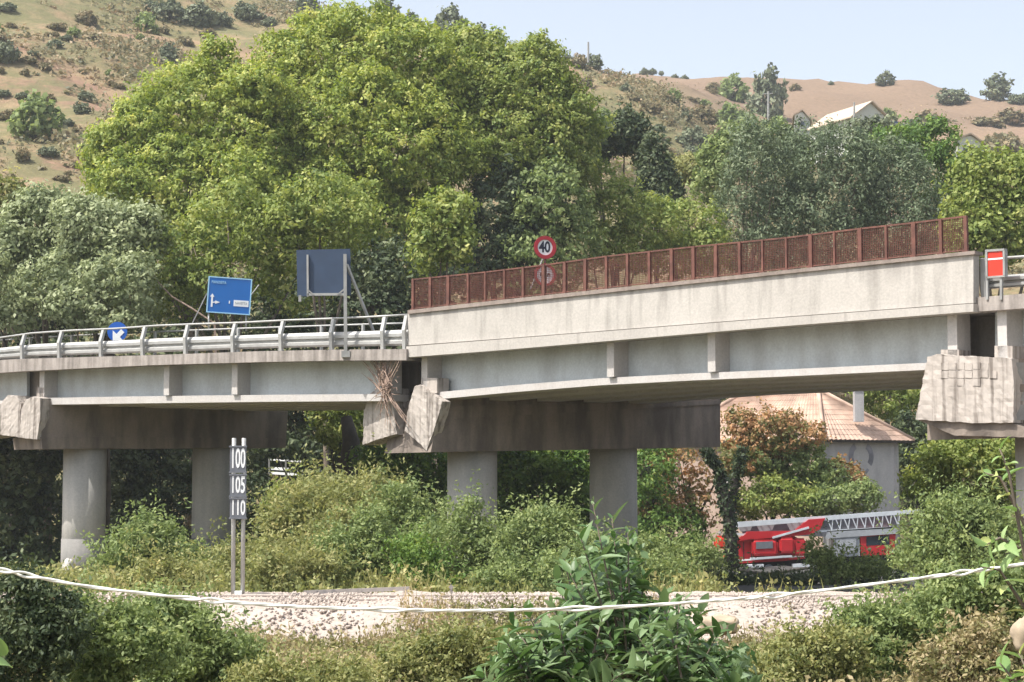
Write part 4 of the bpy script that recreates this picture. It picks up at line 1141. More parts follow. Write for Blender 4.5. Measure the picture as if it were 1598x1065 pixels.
farhouse('small pale outbuilding left of the gabled farmhouse', (1238, 1240, 1264, 180, 172), 245, 3, .8, [(.5, -1, .4, .4)], 'farm_shed')
for (u, vt_, vb_, Y, lb) in ((1199, 143, 185, 200, 'grey utility pole in front of the tall dark hill tree'), (1437, 196, 222, 205, 'grey utility pole beside dark netting on the right slope'),
                             (918, 66, 92, 312, 'thin pole standing on the crest of the dry hill'), (1333, 160, 182, 232, 'thin pole at the farmhouse gable')):
    o = W(u, vb_ + 6, Y)
    e = empty('utility_pole', o, lb, 'pole')
    MB().tube([o, W(u, vt_, Y)], [.14 * Y / 200, .10 * Y / 200], 8).build('post', M['galv_dull'], e, o)
    if u in (1199, 1437): MB().bar(W(u - 8, vt_ + 4, Y), W(u + 7, vt_ + 3, Y), .1, .1).build('crossarm', M['galv_dull'], e, o)
o = W(1410, 205, 207)
nt = empty('shade_netting', o, 'dark blue netting canopy on the slope below the farmhouse', 'netting')
MB().prism([W(1365, 186, 207), W(1400, 190, 207), W(1436, 207, 207), W(1420, 209, 207), W(1388, 201, 207)], (0, 3, -.5)).build('net', M['signback'], nt, o)
for u, v0 in ((1370, 188), (1398, 200), (1425, 207)):
    MB().bar(W(u, v0, 207.2), W(u, v0 + 18, 207.2), .12).build('post', M['galv_dull'], nt, o)
#FOLIAGE
# ------------------------------------------------------------------ trees behind the bridge
def TR(name, label, Y, lobes, mat, leaves, leaf=.3, cs=.55, trunk=.25, seed=1, base=None, cat='tree', dr=.85, **kw):
    ls = [lobe(q[0], q[1], q[2], q[3], Y, q[4] if len(q) > 4 else 0, dr) for q in lobes]
    bu = base if base is not None else sum(q[0] for q in lobes) / len(lobes)
    x = W(bu, 600, Y)[0]
    return tree(name, label, cat, ls, (x, Y), F[mat], leaves, leaf, cs, trunk, seed, **kw)

TR('plane_tree', 'tallest plane tree with a broad domed yellow green crown behind the blue back sign', 112,
   [(560, 95, 120, 84), (640, 110, 95, 80, -2), (480, 150, 95, 90, -1), (560, 220, 130, 110, -3), (450, 260, 90, 90, -3), (640, 240, 105, 110, -4), (520, 330, 120, 90, -4), (690, 170, 60, 100), (600, 380, 110, 90, -3), (430, 110, 40, 55), (500, 70, 60, 50)],
   'plane', 150000, .26, .46, .55, 11, base=585, inner=.5)
TR('plane_tree', 'wide plane tree on the left of the tall one, reaching over the grey green trees', 108,
   [(310, 180, 110, 85), (220, 240, 85, 75), (380, 210, 90, 95, -1), (265, 310, 110, 85, -2), (370, 320, 95, 85, -3), (175, 270, 42, 60), (335, 110, 34, 50), (345, 130, 38, 40), (240, 175, 60, 40)],
   'plane', 98000, .26, .45, .45, 12, base=300, inner=.5)
TR('plane_tree', 'plane tree on the right of the tall one, its crown sloping down to the conifers', 113,
   [(745, 120, 70, 72), (810, 150, 85, 80, -1), (870, 200, 75, 80, -1), (790, 220, 90, 75, -2), (885, 240, 45, 55, -1), (720, 190, 60, 85, -1), (830, 105, 40, 40)],
   'plane_lime', 74000, .26, .45, .4, 13, base=800, inner=.5)
TR('plane_tree', 'lower lime green plane branch mass right above the blue direction sign', 89,
   [(300, 380, 62, 50), (355, 345, 60, 55), (260, 420, 36, 52), (420, 370, 55, 45), (350, 430, 90, 45, 1), (285, 470, 60, 36, 1), (470, 420, 55, 65, 1)],
   'plane_lime', 17000, .25, .5, .25, 14, base=365)
TR('plane_tree', 'yellowish low crown just above the square sign seen from behind', 88,
   [(500, 320, 62, 42), (545, 350, 48, 38), (455, 345, 45, 35), (500, 370, 60, 36, 1)], 'plane_lime', 9000, .24, .5, .2, 15, base=510)
TR('plane_tree', 'bright yellow leaning bough left of the dark conifer by the fence start', 86,
   [(690, 350, 42, 38), (715, 385, 32, 30), (670, 385, 32, 38), (700, 325, 30, 22)], 'plane_lime', 6500, .25, .45, .18, 16, base=680)
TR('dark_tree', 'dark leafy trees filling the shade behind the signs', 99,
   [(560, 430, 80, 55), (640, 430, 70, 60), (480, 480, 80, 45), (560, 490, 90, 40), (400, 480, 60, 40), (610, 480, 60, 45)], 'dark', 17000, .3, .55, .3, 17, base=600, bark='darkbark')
TR('dark_tree', 'very dark evergreen standing just left of the 40 sign', 109,
   [(775, 330, 50, 72), (760, 400, 45, 60), (820, 390, 55, 60), (800, 290, 45, 45, 1), (735, 420, 35, 45), (850, 320, 50, 50)], 'dark', 16000, .3, .5, .3, 18, base=780, bark='darkbark')
TR('ash_tree', 'dull green tree behind the 40 sign', 108,
   [(860, 320, 55, 60), (830, 370, 50, 55), (890, 380, 45, 50), (850, 420, 60, 45)], 'mid', 10000, .3, .5, .2, 19, base=860)
TR('maple_tree', 'bright lime crown left of centre along the fence behind the 40 sign', 114,
   [(935, 290, 48, 36), (960, 330, 56, 45), (1010, 350, 52, 45), (920, 370, 45, 45), (980, 390, 55, 35)], 'plane_lime', 12000, .27, .5, .2, 20, base=960)
TR('maple_tree', 'lime green rounded crown directly left of the grey green cypresses', 116,
   [(1050, 360, 50, 42), (1085, 345, 40, 35), (1100, 385, 42, 40), (1050, 400, 60, 35)], 'plane_lime', 8500, .27, .5, .2, 21, base=1070)
for i, (lab, lobes, seed) in enumerate([
    ('grey green cypress at the left of the dense group behind the fence', [(1172, 250, 30, 55), (1165, 300, 46, 60), (1150, 350, 40, 60), (1200, 340, 45, 60), (1175, 390, 60, 40), (1190, 215, 20, 32), (1172, 200, 10, 24), (1150, 235, 10, 26), (1216, 250, 10, 26)], 22),
    ('tallest grey green cypress with its tip before the gabled farmhouse', [(1285, 225, 24, 32), (1318, 240, 40, 42), (1265, 260, 45, 60), (1320, 300, 55, 60), (1260, 340, 50, 60), (1300, 380, 60, 45), (1340, 270, 35, 50)], 23),
    ('broad grey green cypress at the right of the dense group', [(1405, 270, 40, 42), (1430, 310, 45, 50), (1380, 320, 45, 50), (1400, 360, 62, 45), (1440, 360, 40, 45), (1392, 232, 9, 20), (1425, 258, 10, 26)], 24)]):
    TR('cypress_tree', lab, 119 + i, lobes, 'cypress', 17000 if i != 1 else 23000, .26, .5, .25, seed, flat_=1.2, droop=-.8, aspect=.4, gap=.4, cat='tree', base=lobes[2][0])
TR('cypress_tree', 'narrow dark gap filling cypress between the two largest grey green ones', 124, [(1225, 290, 35, 60), (1230, 360, 45, 60), (1355, 300, 30, 60), (1235, 225, 24, 40)], 'dark', 8000, .28, .5, .2, 25, flat_=1.2, base=1230)
TR('acacia_tree', 'fresh green tree in front of the shade netting on the slope', 126, [(1400, 225, 46, 26), (1440, 230, 45, 34), (1350, 245, 30, 26), (1470, 215, 28, 26), (1450, 270, 50, 42), (1490, 300, 35, 45)], 'green', 14000, .28, .5, .2, 26, base=1450)
TR('acacia_tree', 'bright green feathery tree above the red barrier panel', 90, [(1530, 275, 42, 40), (1575, 290, 50, 48), (1520, 330, 46, 50), (1580, 350, 45, 50), (1545, 380, 55, 40), (1630, 310, 50, 60), (1500, 370, 24, 40)], 'plane_lime', 22000, .26, .5, .22, 27, base=1560)
TR('poplar_tree', 'pale silvery green tree top at the far left below the pink hillside', 90, [(50, 352, 40, 48), (70, 322, 26, 24), (20, 380, 40, 42), (90, 370, 45, 50), (55, 420, 60, 50, 1)], 'olive', 20000, .24, .45, .25, 28, base=80)
TR('poplar_tree', 'silvery green tree between the far left one and the lime plane tree', 88, [(125, 342, 32, 32), (160, 355, 44, 38), (200, 365, 48, 44), (160, 390, 55, 42, 1), (225, 362, 24, 24), (130, 368, 30, 38)], 'olive', 19000, .24, .45, .25, 29, base=165)
TR('poplar_tree', 'low olive grey tree behind the round blue sign', 86, [(70, 450, 45, 45), (120, 480, 50, 34), (160, 450, 35, 45), (215, 450, 32, 50), (175, 490, 50, 28), (25, 490, 30, 30), (-30, 440, 50, 60)], 'olive', 16000, .24, .42, .2, 30, base=140)
TR('dark_tree', 'dark shaded trees under the silvery ones at the left edge', 93, [(20, 450, 55, 60), (60, 490, 60, 40), (130, 440, 60, 55), (210, 470, 50, 45), (-40, 400, 60, 80)], 'dark', 11000, .3, .5, .2, 31, base=20, bark='darkbark')
TR('yellow_shrub_tree', 'yellow green tree glimpsed at the far left above the grey trees', 97, [(10, 330, 40, 40), (-10, 300, 30, 25), (30, 390, 40, 40)], 'khaki', 5000, .28, .5, .2, 32, base=0)

# ------------------------------------------------------------------ below the bridge
for lab, Y, lobes, mat, n, lf, cs, seed, kw in [
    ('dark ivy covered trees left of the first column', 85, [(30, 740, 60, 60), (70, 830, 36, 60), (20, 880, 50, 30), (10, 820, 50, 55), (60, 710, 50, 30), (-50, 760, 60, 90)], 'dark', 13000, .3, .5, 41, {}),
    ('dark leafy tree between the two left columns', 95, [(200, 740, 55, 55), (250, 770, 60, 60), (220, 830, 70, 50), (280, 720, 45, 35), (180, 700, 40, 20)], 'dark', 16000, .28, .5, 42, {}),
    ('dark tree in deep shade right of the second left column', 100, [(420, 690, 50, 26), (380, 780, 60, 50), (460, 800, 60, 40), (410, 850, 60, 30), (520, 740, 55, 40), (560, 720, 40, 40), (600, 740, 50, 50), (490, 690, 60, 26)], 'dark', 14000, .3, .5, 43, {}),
    ('sunlit yellow green tree between the left cap and the middle pier end', 84, [(522, 655, 30, 26), (545, 640, 26, 24), (535, 680, 34, 24), (510, 640, 16, 14)], 'plane_lime', 5200, .24, .4, 44, {}),
    ('green tree directly under the middle pier end', 80, [(600, 725, 42, 30), (650, 745, 50, 40), (680, 720, 36, 36), (620, 790, 55, 40), (670, 800, 45, 45)], 'green', 13000, .22, .42, 45, {}),
    ('bright green trees between the two middle columns', 78, [(810, 740, 42, 40), (870, 730, 50, 40), (900, 770, 40, 45), (830, 800, 60, 45), (790, 700, 40, 25), (890, 830, 50, 35)], 'green', 19000, .22, .42, 46, {}),
    ('mixed green tree right of the fourth column', 97, [(1020, 740, 35, 45), (1005, 800, 35, 40), (1050, 830, 45, 40), (1010, 860, 40, 35)], 'green', 9000, .22, .4, 47, {}),
    ('rust orange tree in front of the pink house wall', 98, [(1060, 720, 40, 24), (1085, 800, 36, 35), (1040, 790, 28, 30), (1150, 712, 42, 26), (1090, 755, 20, 20)], 'orange', 4800, .24, .42, 48, dict(gap=.5)),
    ('orange topped tree of heaven in front of the tiled roof', 98.5, [(1200, 662, 42, 22), (1158, 665, 30, 24), (1250, 680, 38, 24), (1215, 690, 52, 22)], 'orange', 7600, .22, .38, 49, {}),
    ('dark green lower crown below the orange tree top', 99, [(1200, 715, 50, 28), (1250, 730, 46, 32), (1290, 745, 34, 24), (1165, 720, 34, 24), (1240, 765, 40, 22)], 'mid', 11000, .22, .38, 50, {}),
    ('lime green bush just above the left half of the silver ladder', 97, [(1180, 785, 40, 22), (1215, 772, 40, 26), (1250, 785, 30, 20), (1150, 800, 18, 14)], 'plane_lime', 6500, .2, .36, 51, {}),
    ('pale feathery green bush above the middle of the silver ladder', 97, [(1310, 780, 34, 20), (1345, 775, 28, 22), (1280, 792, 26, 14)], 'mid', 5200, .2, .36, 52, {}),
    ('orange tinted shrub against the grey house wall', 100, [(1310, 740, 26, 22), (1330, 752, 18, 16), (1285, 745, 20, 20)], 'orange', 2600, .22, .36, 53, {}),
    ('sunlit tree behind the right end of the tiled roof', 118, [(1390, 625, 46, 28), (1430, 650, 40, 36), (1370, 600, 40, 25), (1440, 700, 40, 40), (1460, 610, 30, 40)], 'plane_lime', 12000, .26, .45, 54, {}),
    ('dark trees behind the right corner of the house', 112, [(1420, 690, 34, 40), (1420, 750, 30, 50), (1450, 720, 40, 60)], 'dark', 8000, .28, .45, 55, {}),
    ('lime green tree under the right pier cap', 66, [(1500, 715, 60, 26), (1560, 705, 45, 24), (1450, 745, 40, 32), (1520, 755, 55, 40), (1570, 760, 40, 45)], 'plane_lime', 15000, .17, .34, 56, {}),
    ('low dark shrubs in the gap beneath the fire engine', 80, [(1085, 885, 36, 14), (1310, 892, 30, 6)], 'dark', 3500, .2, .34, 57, {}),
    ]:
    TR('tree' if 'bush' not in lab and 'shrub' not in lab else 'bush', lab, Y, lobes, mat, n, lf, cs, .16, seed, cat='tree' if 'bush' not in lab and 'shrub' not in lab else 'bush', bark='darkbark', **kw)
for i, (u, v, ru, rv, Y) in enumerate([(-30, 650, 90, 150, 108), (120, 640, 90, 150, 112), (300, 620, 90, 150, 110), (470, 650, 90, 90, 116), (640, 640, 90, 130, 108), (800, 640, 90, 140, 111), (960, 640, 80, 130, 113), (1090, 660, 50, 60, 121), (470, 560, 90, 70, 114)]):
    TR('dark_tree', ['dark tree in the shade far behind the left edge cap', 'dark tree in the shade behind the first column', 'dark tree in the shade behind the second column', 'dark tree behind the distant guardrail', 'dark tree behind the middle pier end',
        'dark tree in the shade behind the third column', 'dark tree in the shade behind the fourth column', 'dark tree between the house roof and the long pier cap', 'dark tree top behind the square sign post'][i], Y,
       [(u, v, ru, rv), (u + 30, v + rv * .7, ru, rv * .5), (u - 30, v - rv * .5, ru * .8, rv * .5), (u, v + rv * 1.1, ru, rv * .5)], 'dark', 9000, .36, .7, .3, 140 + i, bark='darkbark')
# ivy clad trunk left of the fire engine and the bare trunks right of the left cap
def trunk_thing(name, label, pts, Y, rad, m, ivy=0, seed=0):
    P = [W(u, v, Y) for u, v in pts]; P[0][2] = float(ground(P[0][0], P[0][1])) - .1
    e = empty(name, P[0], label, 'tree')
    MB().tube(P, rad, 9).build('trunk', M[m], e, P[0], True)
    if ivy:
        rng = np.random.default_rng(seed)
        t = rng.uniform(0, len(P) - 1.001, ivy); i = t.astype(int); PA = np.array(P)
        c = PA[i] + (PA[i + 1] - PA[i]) * (t - i)[:, None]
        nn = rng.normal(0, 1, (ivy, 3)); nn /= np.linalg.norm(nn, axis=1)[:, None]
        c = c + nn * np.array([1, 1, .6]) * rng.uniform(.15, .42, (ivy, 1))
        v, f, tt = leaf_cloud(c, nn, .24, rng.uniform(0, .6, ivy), rng)
        link('ivy', np_mesh('ivy', v - P[0], f, tt), F['dark'], e)
    return e
trunk_thing('ivy_clad_trunk', 'dark ivy clad trunk standing at the left end of the fire engine', [(1143, 905), (1141, 840), (1134, 790), (1122, 735), (1100, 700)], 88, [.34, .3, .28, .2, .1], 'darkbark', 2600, 1)
trunk_thing('ivy_clad_trunk', 'forked dark trunk just right of the ivy clad one in front of the pink wall', [(1140, 900), (1141, 800), (1148, 745), (1160, 700)], 96, [.28, .24, .18, .08], 'darkbark', 1400, 2)
trunk_thing('bare_trunk', 'thick dark trunk below the middle pier end', [(545, 800), (543, 730), (548, 690), (540, 650)], 82, [.55, .48, .4, .25], 'darkbark')
trunk_thing('bare_trunk', 'slim pale dead branch above the blue direction sign', [(352, 540), (335, 505), (300, 482), (268, 463), (250, 444), (240, 432)], 86.5, [.06, .06, .05, .04, .025, .01], 'twig')

# ------------------------------------------------------------------ shrubs beyond the track
for lab, Y, lobes, mat, n, lf, cs, seed in [
    ('pale green leafy shrub at the foot of the left column', 56, [(205, 870, 48, 34), (240, 850, 40, 36), (170, 895, 30, 24), (230, 905, 50, 30), (215, 835, 20, 22)], 'mid', 12000, .15, .28, 61),
    ('green shrub between the left columns near the ground', 60, [(290, 890, 44, 32), (330, 900, 40, 26), (280, 870, 30, 24)], 'mid', 8000, .15, .28, 62),
    ('olive shrub behind the twin post speed board', 54, [(360, 890, 46, 34), (410, 895, 44, 36), (330, 915, 50, 20), (390, 915, 60, 22)], 'khaki', 11000, .14, .28, 63),
    ('tall khaki shrub right of the speed board', 57, [(440, 830, 42, 40), (480, 800, 42, 36), (450, 870, 55, 40), (500, 850, 45, 45)], 'khaki', 14000, .15, .3, 64),
    ('yellowish khaki shrub above the low grey railing', 55, [(560, 800, 46, 38), (540, 850, 55, 45), (590, 840, 50, 50), (520, 885, 60, 32), (600, 885, 50, 35)], 'khaki', 16000, .15, .3, 65),
    ('brown green thicket in half shade below the middle pier end', 64, [(560, 765, 45, 30), (500, 770, 40, 28), (610, 790, 40, 36), (460, 780, 30, 20)], 'khaki', 9000, .16, .3, 66),
    ('small bright shrub under the distant guardrail', 66, [(455, 775, 26, 18), (440, 790, 22, 14)], 'plane_lime', 2200, .16, .26, 67),
    ('grey green willowy shrub in front of the third column', 52, [(700, 850, 48, 36), (735, 835, 34, 36), (760, 870, 45, 38), (690, 895, 50, 30), (745, 905, 60, 28), (735, 800, 10, 18)], 'mid', 16000, .13, .26, 68),
    ('fresh green shrub between the third and fourth columns', 53, [(820, 850, 45, 40), (860, 835, 40, 38), (800, 895, 50, 34), (860, 890, 50, 36), (900, 870, 35, 40)], 'mid', 16000, .13, .26, 69),
    ('green shrub right of the low grey railing', 51, [(655, 895, 34, 34), (670, 920, 40, 18), (640, 870, 26, 24)], 'green', 7000, .13, .26, 70),
    ('pale leafy shrub left of the fire engine beacon', 58, [(1070, 875, 40, 22), (1105, 870, 24, 16), (1040, 895, 36, 20), (1010, 880, 30, 40)], 'mid', 8000, .14, .26, 71),
    ('shady green shrub in front of the middle of the fire engine', 62, [(1284, 872, 24, 18), (1318, 888, 30, 12), (1268, 866, 10, 18), (1350, 890, 36, 12)], 'mid', 4500, .14, .26, 72),
    ('low khaki shrub between the left column and the speed board', 50, [(250, 905, 46, 24), (300, 910, 40, 20), (220, 915, 36, 16)], 'khaki', 9000, .13, .24, 161),
    ('bushy khaki shrub just right of the speed board posts', 50.5, [(430, 895, 46, 30), (470, 905, 40, 24), (500, 895, 36, 26)], 'khaki', 10000, .13, .24, 162),
    ('mid green shrub rising over the middle of the low grey railing', 52, [(560, 885, 46, 34), (600, 870, 40, 40), (530, 860, 36, 36), (580, 830, 30, 30)], 'mid', 12000, .13, .24, 163),
    ('dense green shrub left of the third column base', 54, [(640, 830, 40, 40), (620, 790, 30, 34), (665, 860, 40, 34)], 'mid', 11000, .13, .24, 164),
    ('low green shrub in front of the gap between the middle columns', 50, [(800, 905, 50, 24), (850, 910, 46, 20), (880, 900, 36, 28)], 'mid', 10000, .13, .24, 165),
    ('green shrub at the foot of the fourth column', 50.5, [(960, 890, 46, 34), (1000, 900, 46, 26), (1040, 905, 36, 20), (930, 870, 30, 30)], 'mid', 12000, .13, .24, 166),
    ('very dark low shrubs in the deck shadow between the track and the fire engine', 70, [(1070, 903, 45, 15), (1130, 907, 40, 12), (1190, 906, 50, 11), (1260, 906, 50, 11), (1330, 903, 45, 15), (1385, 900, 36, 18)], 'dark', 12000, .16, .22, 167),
    ('large grey green shrub hiding the tip of the ladder', 45, [(1452, 835, 36, 30), (1485, 820, 44, 42), (1420, 876, 34, 20), (1460, 870, 55, 32), (1520, 860, 50, 45), (1530, 810, 35, 30), (1580, 870, 50, 50)], 'mid', 21000, .125, .26, 73),
    ]:
    TR('shrub', lab, Y, lobes, mat, n, lf, cs, .05, seed, cat='shrub', stems=3, aspect=.42, spread=.8, sprig=1.1, kids=11, shrink=.78)

# ------------------------------------------------------------------ foreground vegetation below the track
for lab, Y, lobes, mat, n, lf, cs, seed in [
    ('dark leafed bush filling the bottom left corner', 22, [(40, 990, 60, 50), (90, 1010, 50, 60), (20, 930, 40, 40), (0, 1050, 60, 40), (70, 940, 50, 30)], 'dark', 15000, .075, .13, 81),
    ('light green bush right of the dark corner bush', 23, [(150, 985, 60, 40), (200, 1015, 70, 50), (140, 1050, 60, 40), (120, 950, 30, 20)], 'mid', 19000, .075, .13, 82),
    ('green bush with pale leaf tips left of the pale ballast bank', 25, [(290, 1000, 60, 44), (260, 960, 50, 30), (340, 1040, 60, 40), (280, 1060, 60, 40), (370, 1020, 40, 30)], 'mid', 19000, .08, .14, 83),
    ('low khaki bush below the pale ballast bank', 24, [(450, 1070, 70, 26), (520, 1062, 60, 24), (410, 1070, 50, 28)], 'khaki', 12000, .07, .13, 84),
    ('brownish bush left of the broad leaved plant', 27, [(650, 1035, 60, 30), (710, 1015, 50, 34), (770, 1020, 50, 40), (690, 1060, 80, 30), (590, 1065, 60, 22)], 'khaki', 19000, .08, .14, 85),
    ('olive green bush on the bank right of the boulder', 28, [(1190, 1050, 50, 30), (1250, 1035, 50, 34), (1300, 1020, 50, 36), (1210, 1075, 80, 26)], 'khaki', 19000, .085, .14, 86),
    ('green bush below the ballast edge at the right', 29, [(1350, 985, 50, 28), (1400, 965, 50, 30), (1380, 1020, 70, 40), (1440, 980, 50, 50), (1330, 1060, 60, 36)], 'mid', 21000, .085, .14, 87),
    ('dark green bush under the right end of the tape', 27, [(1500, 930, 50, 36), (1550, 925, 45, 40), (1470, 960, 45, 34), (1590, 940, 40, 45)], 'mid', 13000, .085, .14, 88),
    ('reddish dry bush in the bottom right', 26, [(1470, 1040, 60, 36), (1540, 1010, 50, 40), (1520, 1060, 70, 34), (1590, 1050, 50, 40)], 'weed', 14000, .08, .14, 89),
    ]:
    TR('bush', lab, Y, lobes, mat, n, lf, cs, .02, seed, cat='bush', stems=3, aspect=.45, spread=.8, sprig=1.0, kids=11, gap=.35, shrink=.75)

# weeds: one mass of thin blades and small leaves
def weeds(name, label, n, xr, yr, h, leafsz, mat, seed, dens=None):
    rng = np.random.default_rng(seed)
    x = rng.uniform(*xr, n); y = rng.uniform(*yr, n) if not callable(yr) else yr(rng, n)
    if dens is not None:
        k = rng.random(n) < dens(x, y); x, y = x[k], y[k]
    n = len(x); z = ground(x, y)
    patch = .5 + .28 * np.sin(x * .9 + 1) * np.cos(y * .7) + .2 * np.sin(x * 2.3 + y * 1.7)
    hh = h * (.4 + .9 * patch) * rng.uniform(.4, 1.2, n)
    lean = rng.normal(0, .22, (n, 2)) * hh[:, None]; w = rng.uniform(.5, 1.2, n) * leafsz * .16
    th = rng.uniform(0, 6.28, n); dx, dy = np.cos(th) * w, np.sin(th) * w
    b = np.stack([x, y, z], 1); t = b + np.stack([lean[:, 0], lean[:, 1], hh], 1)
    side = np.stack([dx, dy, 0 * dx], 1); m = (b + t) / 2 + np.stack([-lean[:, 0] * .2, -lean[:, 1] * .2, 0 * w], 1)
    V = np.stack([b, m + side, t, m - side], 1).reshape(-1, 3); Fc = np.arange(4 * n).reshape(n, 4)
    T_ = np.repeat(np.clip(patch * .7 + rng.normal(.15, .15, n), 0.01, .99), 4)
    # small leaves up the stems
    k = 4; s = rng.uniform(.2, 1.0, (n, k))[..., None]
    c = (b[:, None] + (t - b)[:, None] * s + rng.normal(0, leafsz * .5, (n, k, 3))).reshape(-1, 3)
    N = rng.normal(0, .6, (len(c), 3)) + np.array([0, 0, .8])
    v2, f2, t2 = leaf_cloud(c, N, leafsz, np.clip(np.repeat(patch, k) * .8 + rng.normal(.05, .16, len(c)), .01, .99), rng)
    LEAFTOTAL[0] += len(f2) + n
    V = np.concatenate([V, v2]); Fc = np.concatenate([Fc, f2 + 4 * n]); T_ = np.concatenate([T_, t2])
    return tag(link(name, np_mesh(name, V, Fc, T_), F[mat]), label, 'weeds', None, 'stuff')
def bank(x, y):
    u = 799 + x / y * FPX
    d = np.interp(u, [-200, 250, 330, 380, 560, 660, 780, 1000, 1090, 1290, 1330, 1800], [1, 1, .5, .04, .10, .7, .8, .8, .12, .12, .9, 1])
    lo = np.interp(y, [38.5, 39.3, 40.8], [1, .35, 0.0])
    return np.where(y < 38.6, 1, d * np.maximum(lo, (d > .5) * .8))
weeds('weeds', 'dry mixed weeds between the camera and the railway bank', 75000, (-13, 15), (24, 41.0), .60, .10, 'weed', 5, bank)
weeds('weeds', 'olive weeds low in the foreground', 16000, (-9, 9), (14, 25), .30, .07, 'khaki', 6)
road_edge = lambda y: np.interp(y, [60, 70, 100], [4.0, 3.5, 1.0])
weeds('weeds', 'dusty weeds beyond the track below the bridge', 30000, (-26, 26), (47.9, 74), .7, .16, 'khaki', 7, lambda x, y: np.where(x > 5.5, np.where(y > 55, 0.0, .12), 1.0))
weeds('weeds', 'taller green weeds among the shrubs beyond the track', 9000, (-20, 6), (49, 60), 1.0, .15, 'khaki', 17)
weeds('weeds', 'rough grass beneath the trees behind the bridge', 12000, (-45, 45), (74, 122), .7, .3, 'mid', 8, lambda x, y: np.where((x > 3) & (y < 98), 0.0, 1.0))

# hillside tufts: small dry clumps nobody could count
def tufts(n, seed):
    rng = np.random.default_rng(seed)
    u = rng.uniform(-150, 1750, n); y = rng.uniform(125, 420, n) ** 1.0; x = (u - 799) / FPX * y
    f = np.sin(x * .21 + y * .05) + np.sin(x * .08 - y * .11 + 2) + .8 * np.sin(x * .45 + y * .31)
    k = (rng.random(n) < np.clip(.28 + .35 * f, .03, 1)) & ((y < 330) | (rng.random(n) < .05)); x, y, f = x[k], y[k], f[k]
    n = len(x); z = ground(x, y)
    m = 16; sc_ = rng.uniform(.35, 1.5, n) * (1 + .3 * f)
    sc_ = np.maximum(sc_, .3)
    off = rng.normal(0, 1, (n, m, 3)) * sc_[:, None, None] * np.array([.75, .75, .38]); off[..., 2] = np.abs(off[..., 2])
    c = (np.stack([x, y, z], 1)[:, None] + off).reshape(-1, 3)
    N = off.reshape(-1, 3) + np.array([0, 0, .6]); N /= np.linalg.norm(N, axis=1)[:, None] + 1e-6
    t = np.clip(np.repeat(rng.normal(.5, .25, n), m) + rng.normal(0, .1, n * m), .01, .99)
    v, f_, tt = leaf_cloud(c, N, .62, t, rng, .6, .5)
    LEAFTOTAL[0] += len(f_)
    tag(link('hillside_scrub', np_mesh('hillside_scrub', v, f_, tt), F['scrub']), 'low dusty scrub and tussocks covering the dry hillside', 'scrub', None, 'stuff')
tufts(30000, 9)

# individual hillside bushes and trees (v is where the crown centre is seen)
def hit_ground(u, v, y0=122, y1=640):
    for y in np.arange(y0, y1, 1.5):
        p = W(u, v, y)
        if p[2] < float(ground(p[0], y)): return p[0], y
    return None
protos = []
def bush_proto(k, mat, n, tall):
    ls = [(0, 0, .55 * tall, .75, .75, .55 * tall), (.55, .1, .4 * tall, .5, .5, .4 * tall), (-.5, -.1, .45 * tall, .5, .5, .42 * tall), (.1, .1, .95 * tall, .45, .45, .35 * tall)]
    C, N, T, rng = crown_points(ls, n, 16, .22, 100 + k, .7, .8, .5, .2)
    v, f, t = leaf_cloud(C, N, .26, T, rng, .6, .6)
    me = np_mesh('crown', v, f, t); me.materials.append(F[mat])
    tr_ = MB().tube([(0, 0, -.3), (.03, 0, .3 * tall), (0, .02, .7 * tall)], [.09, .07, .03], 6)
    mt = bpy.data.meshes.new('trunk'); mt.from_pydata(tr_.v, [], tr_.f); mt.materials.append(M['darkbark']); 
    return me, mt
for k, (mat, tall) in enumerate([('hilldark', 1.0), ('hilldark', 1.3), ('scrub', .8), ('mid', 1.1), ('scrub', 1.1), ('hilldark', .8)]):
    protos.append(bush_proto(k, mat, 1700, tall))
def hillbush(u, v, rpx, proto, name, label, cat='bush', group=None, Y=None, hs_=1.0):
    if Y is None:
        g = hit_ground(u, v + rpx * .75)
        if g is None: return
        x, y = g
    else:
        y = Y; x = W(u, v, Y)[0]
    r = rpx * y / FPX / 1.02
    e = empty(name, (x, y, float(ground(x, y)) - .1 * r), label, cat, group)
    e.scale = (r, r, r * hs_); e.rotation_euler = (0, 0, (u * 7.1) % 6.28)
    for nm, me in (('crown', protos[proto][0]), ('trunk', protos[proto][1])):
        ob = bpy.data.objects.new(nm, me); COL.objects.link(ob); ob.parent = e
